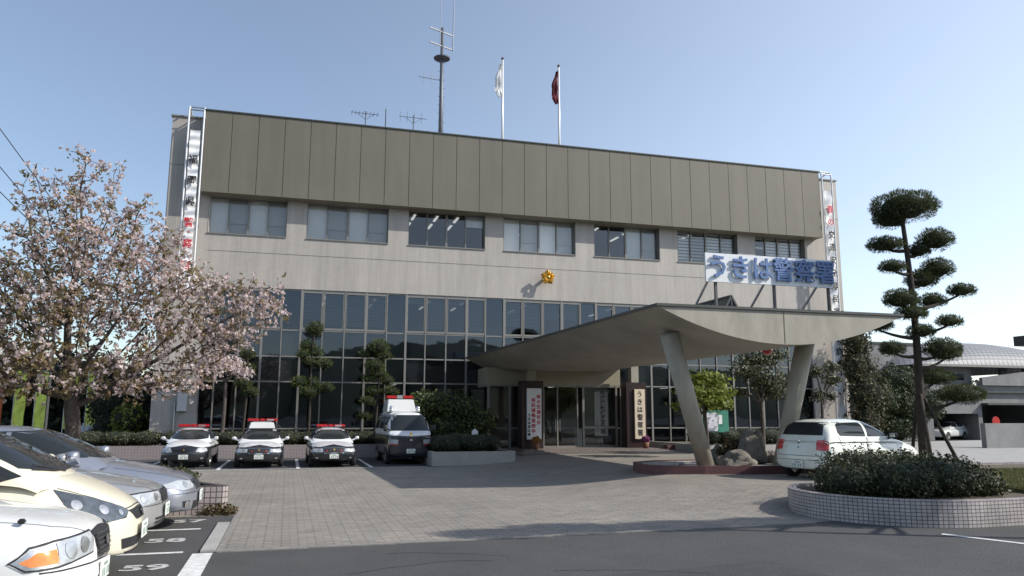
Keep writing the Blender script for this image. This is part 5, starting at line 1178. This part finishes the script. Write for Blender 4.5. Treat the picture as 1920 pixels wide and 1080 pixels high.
bush('evergreen_tree', 'dull grey-green clipped tree under the right side of the canopy', 'tree', (19.3, 29.2, .3), blobs_of([(19.3, 4.24, 1.08, 0.45), (20.3, 4.45, 0.68, 0.36), (18.5, 3.72, 0.76, 0.35), (19.6, 3.36, 1.08, 0.53), (20.1, 2.86, 0.67, 0.35), (18.4, 2.84, 0.5, 0.26)], 29.2), M('dull_leaf'), 330, .09, corek=.45, shell=.8, lump=.25)
bush('young_tree', 'small sparse tree beside the white banner on the right of the facade', 'tree', (23.4, 30.8, .3), blobs_of([(23.5, 3.9, 0.62, 0.33), (24.4, 4.1, 0.46, 0.29), (24.0, 3.5, 0.57, 0.29), (23.2, 2.81, 0.39, 0.33), (24.2, 2.77, 0.34, 0.19)], 30.8), M('dull_leaf'), 330, .09, corek=.4, shell=.8, lump=.25)
bush('conifer', 'tall olive-brown conifer just right of the building corner', 'tree', (30.6, 36.5, 0), blobs_of([(30.6, 5.9, .85, .95), (30.6, 4.6, 1.1, 1.15), (30.6, 3.1, 1.15, 1.25), (30.5, 1.7, .95, 1.0)], 36.5), M('olive_leaf'), 420, .10, corek=.75, lump=.3)
bush('evergreen_tree', 'broad dark round evergreen behind the tall pine, right of the conifer', 'tree', (34.6, 38.5, 0), blobs_of([(34.9, 3.9, 1.5, 1.0), (34.8, 2.5, 2.0, 1.2), (33.2, 2.8, 1.3, 1.0), (36.5, 2.6, 1.2, 1.0), (34.5, 1.3, 1.9, .9)], 38.5), M('pine_leaf'), 420, .10, corek=.8, lump=.2)
bush('shrub', 'big dark shrub in the canopy shade left of the entrance', 'shrub', (6.9, 34.0, .4), blobs_of([(6.0, 2.35, 1.1, 0.62), (7.1, 2.1, 1.1, 0.75), (8.2, 1.6, 0.71, 0.6), (5.35, 1.95, 0.6, 0.55), (6.8, 1.3, 1.5, .7)], 34.0), M('pine_leaf_light'), 420, .09, corek=.78, lump=.2)
for (u, z, a, h), lab, m in zip([(-7.0, 1.6, .75, .7), (-8.0, 2.3, 1.0, 1.2), (-6.3, 2.7, 1.1, 1.4)], ['low bright green bush behind the white picket fence', 'dark bush behind the cherry trunk', 'dark green tree filling the gap left of the building'], ['pine_leaf_light', 'dark_leaf', 'dark_leaf']):
    bush('bush' if z < 2.5 else 'evergreen_tree', lab, 'bush' if z < 2.5 else 'tree', (u, 40, 0), [((u, 39.6 if z < 2 else 40.6, z), (a, .8, h)), ((u + .2, 40.4, z * .5), (a * .9, .8, z * .5))], M('maple_leaf') if z < 2 else M(m), 420, .10, corek=.8)

# dark screen of trees beyond the left lot and right lot
def far_tree(u, v, h, w_, lab, m='dark_leaf'):
    bush('far_tree', lab, 'tree', (u, v, 0), [((u, v, h * .62), (w_, w_, h * .36)), ((u - w_ * .5, v + .3, h * .42), (w_ * .7, w_ * .7, h * .3)), ((u + w_ * .5, v, h * .4), (w_ * .7, w_ * .7, h * .32)), ((u, v - .2, h * .2), (w_ * .9, w_ * .8, h * .2))], M(m), 60, .30, corek=.85, group='dark trees beyond the car park')
ord_ = ['leftmost dark tree seen below the cherry crown', 'dark tree behind the yellow-green banners', 'dark tree right of the banners behind the cherry trunk', 'dark tree behind the picket fence']
for i, u in enumerate((-24, -18.5, -14.2, -10.6)): far_tree(u, 52 - i, 5.2, 2.9, ord_[i])

# ---- cherry tree: branches grown towards points of the crown, blossom along the twigs
def grow(base, heads, att, step=.22, infl=1.6, kill=.26, iters=150):
    nodes = [Vector(p) for p in heads]; par = [-1] + list(range(len(heads) - 1))
    A = np.array(att); alive = np.ones(len(A), bool); Nn = np.array([list(p) for p in nodes])
    D = np.linalg.norm(A[:, None] - Nn[None], axis=2); near = D.argmin(1); dist = D.min(1)
    for it in range(iters):
        act = alive & (dist < infl * (3 if it < 25 else 1)); 
        if not act.any(): break
        new = {}
        idx = np.where(act)[0]; dirs = A[idx] - Nn[near[idx]]; dirs /= np.linalg.norm(dirs, axis=1)[:, None] + 1e-9
        for j, nd in enumerate(near[idx]): new.setdefault(int(nd), []).append(dirs[j])
        add = []
        for nd, ds in new.items():
            d = np.sum(ds, 0) + rng.normal(size=3) * .25 + np.array([0, 0, .12]); d /= np.linalg.norm(d) + 1e-9; add.append((nd, Nn[nd] + d * step))
        s0 = len(Nn); NP_ = np.array([p for _, p in add]); Nn = np.vstack([Nn, NP_]); par += [nd for nd, _ in add]
        Dn = np.linalg.norm(A[:, None] - NP_[None], axis=2); mi = Dn.argmin(1); md = Dn.min(1); up = md < dist; near[up] = s0 + mi[up]; dist[up] = md[up]
        alive &= dist > kill
        if len(Nn) > 9000: break
    return Nn, par
ELL = [((-5.75, 22.5, 8.6), (.22, .3, .55)), ((-5.72, 22.5, 7.9), (.4, .5, .7)), ((-6.6, 22.5, 8.05), (.45, .4, .30)), ((-4.9, 22.3, 8.3), (.5, .45, .35)), ((-5.5, 22.5, 7.2), (1.1, 1.1, .6)), ((-6.8, 22.6, 7.3), (.55, .5, .25)), ((-4.3, 22.4, 7.2), (.9, .7, .5)),
       ((-5.4, 22.5, 6.3), (2.1, 1.9, .7)), ((-3.5, 22.4, 6.4), (.9, .8, .5)), ((-7.3, 22.6, 5.35), (1.9, 1.9, .6)), ((-4.0, 22.3, 5.5), (2.0, 1.9, .7)), ((-2.3, 22.3, 5.2), (1.4, 1.4, .65)), ((-1.1, 22.2, 5.0), (.95, .9, .55)), ((-.45, 22.2, 4.6), (.55, .6, .35)),
       ((-5.6, 22.3, 4.6), (2.4, 2.4, .7)), ((-8.2, 22.5, 4.2), (2.2, 2.2, .9)), ((-2.7, 22.2, 4.2), (1.9, 1.6, .65)), ((-1.5, 22.1, 3.9), (.9, .9, .5)), ((-6.8, 22.1, 3.3), (2.2, 2.2, .65)), ((-3.9, 22.1, 3.2), (1.6, 1.6, .5)), ((-2.3, 22.1, 3.1), (.95, .9, .45)), ((-9.3, 22.4, 3.2), (1.5, 1.5, .7)), ((-7.9, 22.2, 2.65), (1.3, 1.3, .35)), ((-4.6, 22.0, 2.55), (1.3, 1.2, .3)), ((-3.2, 22.0, 2.6), (1.2, 1.2, .35)), ((-6.8, 22.0, 2.5), (1.5, 1.2, .3))]
att = []
for c_, r_ in ELL:
    n_ = int(140 * (r_[0] * r_[1] * r_[2]) ** .75) + 18
    d = rng.normal(size=(n_, 3)); d /= np.linalg.norm(d, axis=1)[:, None]; att.append(np.array(c_) + d * (rng.random(n_) ** .4)[:, None] * np.array(r_))
att = np.concatenate(att)
B0 = Vector((-5.25, 22.5, 0)); heads = [B0 + Vector((0, 0, .0)), B0 + Vector((.0, 0, .6)), B0 + Vector((.03, 0, 1.25))]
Nn, par = grow(B0, heads, att)
chn = [[] for _ in par]
for i, p in enumerate(par):
    if p >= 0: chn[p].append(i)
rad = np.zeros(len(par))
for i in range(len(par) - 1, -1, -1):
    rad[i] = (sum(rad[c_] ** 2.25 for c_ in chn[i])) ** (1 / 2.25) if chn[i] else .0065
rad = rad * (.18 / rad[0]) ** np.clip((rad / rad[0]) ** .3, 0, 1)
ct = thing('cherry_tree', 'large spreading cherry tree with fading pink blossom at the left end of the station', 'tree', tuple(B0))
mb = MB()
def chain(i):
    st = [(i, None)]
    while st:
        s, p0 = st.pop(); c_ = [p0, s] if p0 is not None else [s]
        while chn[c_[-1]]:
            ks = sorted(chn[c_[-1]], key=lambda q: -rad[q])
            for q in ks[1:]: st.append((q, c_[-1]))
            c_.append(ks[0])
        if len(c_) > 1:
            rr = [max(rad[q], .006) for q in c_]; 
            if p0 is not None: rr[0] = rr[1]
            mb.tube([Nn[q] for q in c_], rr, 10 if rr[0] > .06 else 5, True)
chain(0)
mb.build('trunk', M('bark'), ct, True, True)
twig = [i for i in range(len(par)) if rad[i] < .026 and Nn[i][2] > 2.1]
TP = Nn[twig]
def frac_pink(P):   # blossom is densest on the sunny upper right, young leaves lower left
    return np.clip(.63 + .10 * (P[:, 0] + 5) + .05 * (P[:, 2] - 5), .22, .85)
isp = rng.random(len(TP)) < frac_pink(TP)
def clumps(C, k, spread, n_, sig):   # k clusters per twig point, n_ petals in each
    c_ = np.repeat(C, k, 0); c_ = c_ + rng.normal(size=c_.shape) * spread; c_ = c_[rng.random(len(c_)) < .8]
    p = np.repeat(c_, n_, 0); return p + rng.normal(size=p.shape) * sig
PP = clumps(TP[isp], 3, .12, 8, .032); LP = clumps(TP[~isp], 3, .14, 7, .045); LX = clumps(TP[isp], 1, .1, 4, .04); PX = clumps(TP[~isp], 1, .12, 4, .03)
PP = np.vstack([PP, PX])
leaves('blossom', PP, M('blossom'), .066, 1.1, ct)
leaves('young_leaves', np.vstack([LP, LX]), M('cherry_leaf'), .075, 1.7, ct)
print('cherry nodes', len(par), 'twigs', len(TP), 'blossom', len(PP), len(LP))
# small pale-stemmed cherry between the patrol cars and the glazing
t = bush('young_cherry', 'slim pale-stemmed young cherry in blossom behind the leftmost patrol car', 'tree', (-2.75, 36.8, .4), [((-3.3, 36.8, 4.2), (.8, .6, .5)), ((-2.5, 36.8, 4.0), (.8, .6, .45)), ((-2.0, 36.8, 3.7), (.5, .5, .35))], M('blossom'), 420, .09, corek=0, shell=.9)

# ================================================================ left background
def nobori(u, lab, cols):
    t = thing('promotional_flag', lab, 'flag', (u, 45, 0), 0, 'tall yellow-green flags beyond the fence')
    b = MB(); b.tube([(u, 45, 0), (u, 45, 4.1)], .025, 6); b.tube([(u, 45, 4.05), (u + .7, 45, 4.05)], .015, 5); part(b, 'pole', M('steel_white'), t)
    b = MB(); n_ = 24; vs = [(u + .02 + .5 * j / 4, 45 + .06 * math.sin(i * .6 + j * 1.4), 4.0 - 2.9 * i / n_) for i in range(n_ + 1) for j in range(5)]
    b.add(vs, [(i * 5 + j, i * 5 + j + 1, i * 5 + 6 + j, i * 5 + 5 + j) for i in range(n_) for j in range(4)]); part(b, 'cloth', M(cols), t, True)
mat('lime', (.78, .86, .14), .7, nz=.3, ns=2.2)
for u, lab in ((-13.3, 'leftmost tall yellow-green flag beyond the parked cars'), (-12.35, 'second tall yellow-green flag, just right of the leftmost'), (-11.0, 'yellow-green flag seen left of the cherry trunk fork'), (-10.0, 'yellow-green flag seen right of the cherry trunk fork')): nobori(u, lab, 'lime')
b = MB(); b.box(-13.95, -13.68, 44.5, 44.7, 0, 3.5); tag(bevel(b.build('orange_post', M('orange')), .02), 'orange-red square post at the far left edge behind the cars', 'post')
t = thing('picket_fence', 'low white picket fence beyond the cherry tree', 'fence', (-8, 42, 0))
b = MB(); b.box(-9.9, -6.2, 42, 42.04, .85, .95); b.box(-9.9, -6.2, 42, 42.04, .3, .4); b.box(-9.9, -8.4, 42.05, 42.1, .9, 1.3); part(b, 'rail', M('sign_white'), t)
for i in range(17): b = MB(); b.box(-9.85 + i * .22, -9.78 + i * .22, 41.96, 41.998, 0, 1.42); part(b, 'picket', M('sign_white'), t)
# street lantern on the left
t = thing('street_lantern', 'square framed lantern on a thin pole seen through the cherry branches', 'street lamp', (-6.8, 26, 0))
b = MB(); b.tube([(-6.8, 26, 0), (-6.8, 26, 4.65)], [.05, .035], 8); part(b, 'pole', M('frame_dark'), t)
b = MB()
for sx_ in (-.18, .18):
    for sy_ in (-.18, .18): b.beam((-6.8 + sx_ * .8, 26 + sy_ * .8, 4.68), (-6.8 + sx_, 26 + sy_, 5.1), .03)
b.box(-7.02, -6.58, 25.78, 26.22, 5.1, 5.15); b.box(-6.96, -6.64, 25.84, 26.16, 4.64, 4.68); part(b, 'frame', M('frame_dark'), t)
b = MB(); b.box(-6.93, -6.67, 25.87, 26.13, 4.69, 5.09); part(b, 'lamp_glass', M('sign_grey'), t)
# street lamp at the right edge of the frame
t = thing('street_lantern', 'dark boxy lamp head cut by the right edge of the frame', 'street lamp', (18.95, 16, 0))
b = MB(); b.tube([(19.1, 16, 0), (19.1, 16, 4.0)], .06, 8); part(b, 'pole', M('frame_dark'), t)
b = MB(); b.box(18.47, 19.3, 15.8, 16.2, 3.72, 3.98); part(b, 'lamp_head', M('frame_dark'), t)
# overhead lines
for i, (a, c_) in enumerate((((-25, 60, 27.9), (-11, 60, 9.6)), ((-25, 60, 24.7), (-12, 60, 9.8)), ((-25, 60, 22.2), (-12, 60, 9.65)), ((-25, 60, 16.2), (-14, 60, 9.9)))):
    b = MB(); b.tube(bez(a, c_, -.5, 12), .035 if i < 3 else .018, 5); tag(b.build('power_line', M('wire')), ['topmost black overhead line crossing the left sky', 'second overhead line from the top on the left', 'third overhead line from the top on the left', 'faint thin lowest overhead line on the left'][i], 'power line', 'overhead lines at the left')

# ================================================================ right background building
hb = thing('far_building', 'grey concrete building with open garages and a vaulted tiled roof beyond the lot', 'building', (52, 52, 0))
b = MB(); b.box(43.0, 48.3, 50, 60, 2.06, 4.3); b.box(43, 48.3, 50, 60, 0, 2.06); b.box(48.3, 52.7, 50, 50.3, 2.06, 4.3); b.box(52.7, 53.1, 50, 58, 0, 4.3); b.box(53.1, 75, 50, 50.3, 2.75, 4.6); b.box(48.3, 75, 58, 58.3, 0, 4.3); b.box(48.3, 75, 50.3, 58, 4.2, 4.3); b.box(62, 62.4, 50.3, 58, 0, 4.2)
part(b, 'wall', M('concrete_dark'), hb)
b = MB(); b.box(53.1, 75, 49.4, 50, 2.75, 2.9); b.box(47.5, 53.1, 49.7, 49.998, 3.28, 3.4); b.box(53.5, 75, 49.7, 49.998, 3.72, 3.84); part(b, 'ledge', M('cap_dark'), hb)
b = MB(); b.prism([(53.1, 50, 4.3), (75, 50, 4.3), (75, 50, 6.2), (60, 50, 5.75), (53.1, 50, 4.9)], (0, .3, 0), (0, -.3, 0)); part(b, 'ramp_wall', M('concrete_dark'), hb)
b = MB(); b.box(43.2, 50.3, 53, 64, 4.3, 7.85); part(b, 'upper_block', M('concrete_dark'), hb)
b = MB(); b.box(43.1, 50.4, 52.9, 53, 7.7, 7.85); part(b, 'coping', M('cap_dark'), hb)
vs = []; NA = 20
for i in range(NA + 1):
    a = PI * i / NA; 
    for j in range(2): vs.append((47.5 + 22 * j, 58 - 7.0 * math.cos(a), 5.9 + 2.9 * math.sin(a)))
# vault with a hipped left end
vs = []; NB = 24
for i in range(NA + 1):
    a = PI * i / NA; y = 57 - 7.4 * math.cos(a); z = 5.9 + 2.4 * math.sin(a)
    for j in range(NB + 1):
        s = j / NB; x = 46.6 + 19.5 * s; hh = min(1, math.sin(PI * min(max(s, 0), 1)) ** .6 * 1.02); vs.append((x, y, 5.85 + (z - 5.85) * hh))
fs = [(i * (NB + 1) + j, i * (NB + 1) + j + 1, (i + 1) * (NB + 1) + j + 1, (i + 1) * (NB + 1) + j) for i in range(NA) for j in range(NB)]
b = MB(); b.add(vs, fs); part(b, 'vaulted_roof', M('roof_tile'), hb, True)
b = MB(); b.box(46.4, 66.3, 49.5, 49.62, 5.72, 5.9); part(b, 'eave', M('frame_alu'), hb)
for x0, x1 in ((48, 53.4), (56.5, 57.1), (59, 66)): b = MB(); b.box(x0, x1, 51, 51.3, 4.3, 5.8); part(b, 'upper_wall', M('concrete_dark'), hb)
b = MB(); b.box(50.6, 52.6, 50.96, 50.99, 4.75, 5.3); part(b, 'window', M('glass_dark'), hb)
b = MB(); b.box(34.1, 40, 32, 32.3, 0, 1.52); tag(b.build('boundary_wall', M('concrete_dark')), 'plain grey boundary wall at the right edge of the lot', 'wall')
t = thing('round_sign', 'red round disc sign standing behind the grey boundary wall', 'sign', (35.8, 32.9, 0))
b = MB(); b.tube([(35.8, 32.95, 0), (35.8, 32.95, 1.7)], .03, 8); part(b, 'post', M('steel'), t)
b = MB(); b.tube([(35.8, 32.88, 1.62), (35.8, 32.92, 1.62)], .24, 24); part(b, 'disc', M('tail_red'), t)
for i, u in enumerate((70, 78, 86, 95)): far_tree(u, 75, 6, 4.5, ['dark tree row behind the far building, nearest tree', 'dark tree behind the far building, second of the row', 'dark tree behind the far building, third of the row', 'dark tree behind the far building, last of the row'][i])
# neighbouring pruned trees whose shadows fall across the foreground paving
cloud_pine('pruned pine standing outside the right edge of the frame', (14.0, 8.6, 0), (13.9, 8.9, 6.0), [((11.6, 8.6, 6.5), (.8, .5, .4)), ((12.6, 9.0, 6.2), (1.0, .6, .42)), ((13.8, 9.2, 5.6), (1.1, .6, .42)), ((15.0, 9.5, 5.1), (1.0, .6, .4)), ((16.0, 9.8, 4.4), (.9, .6, .4)), ((14.6, 9.8, 3.6), (.8, .5, .35))], dens=1100, tr=.13, needle=.1)
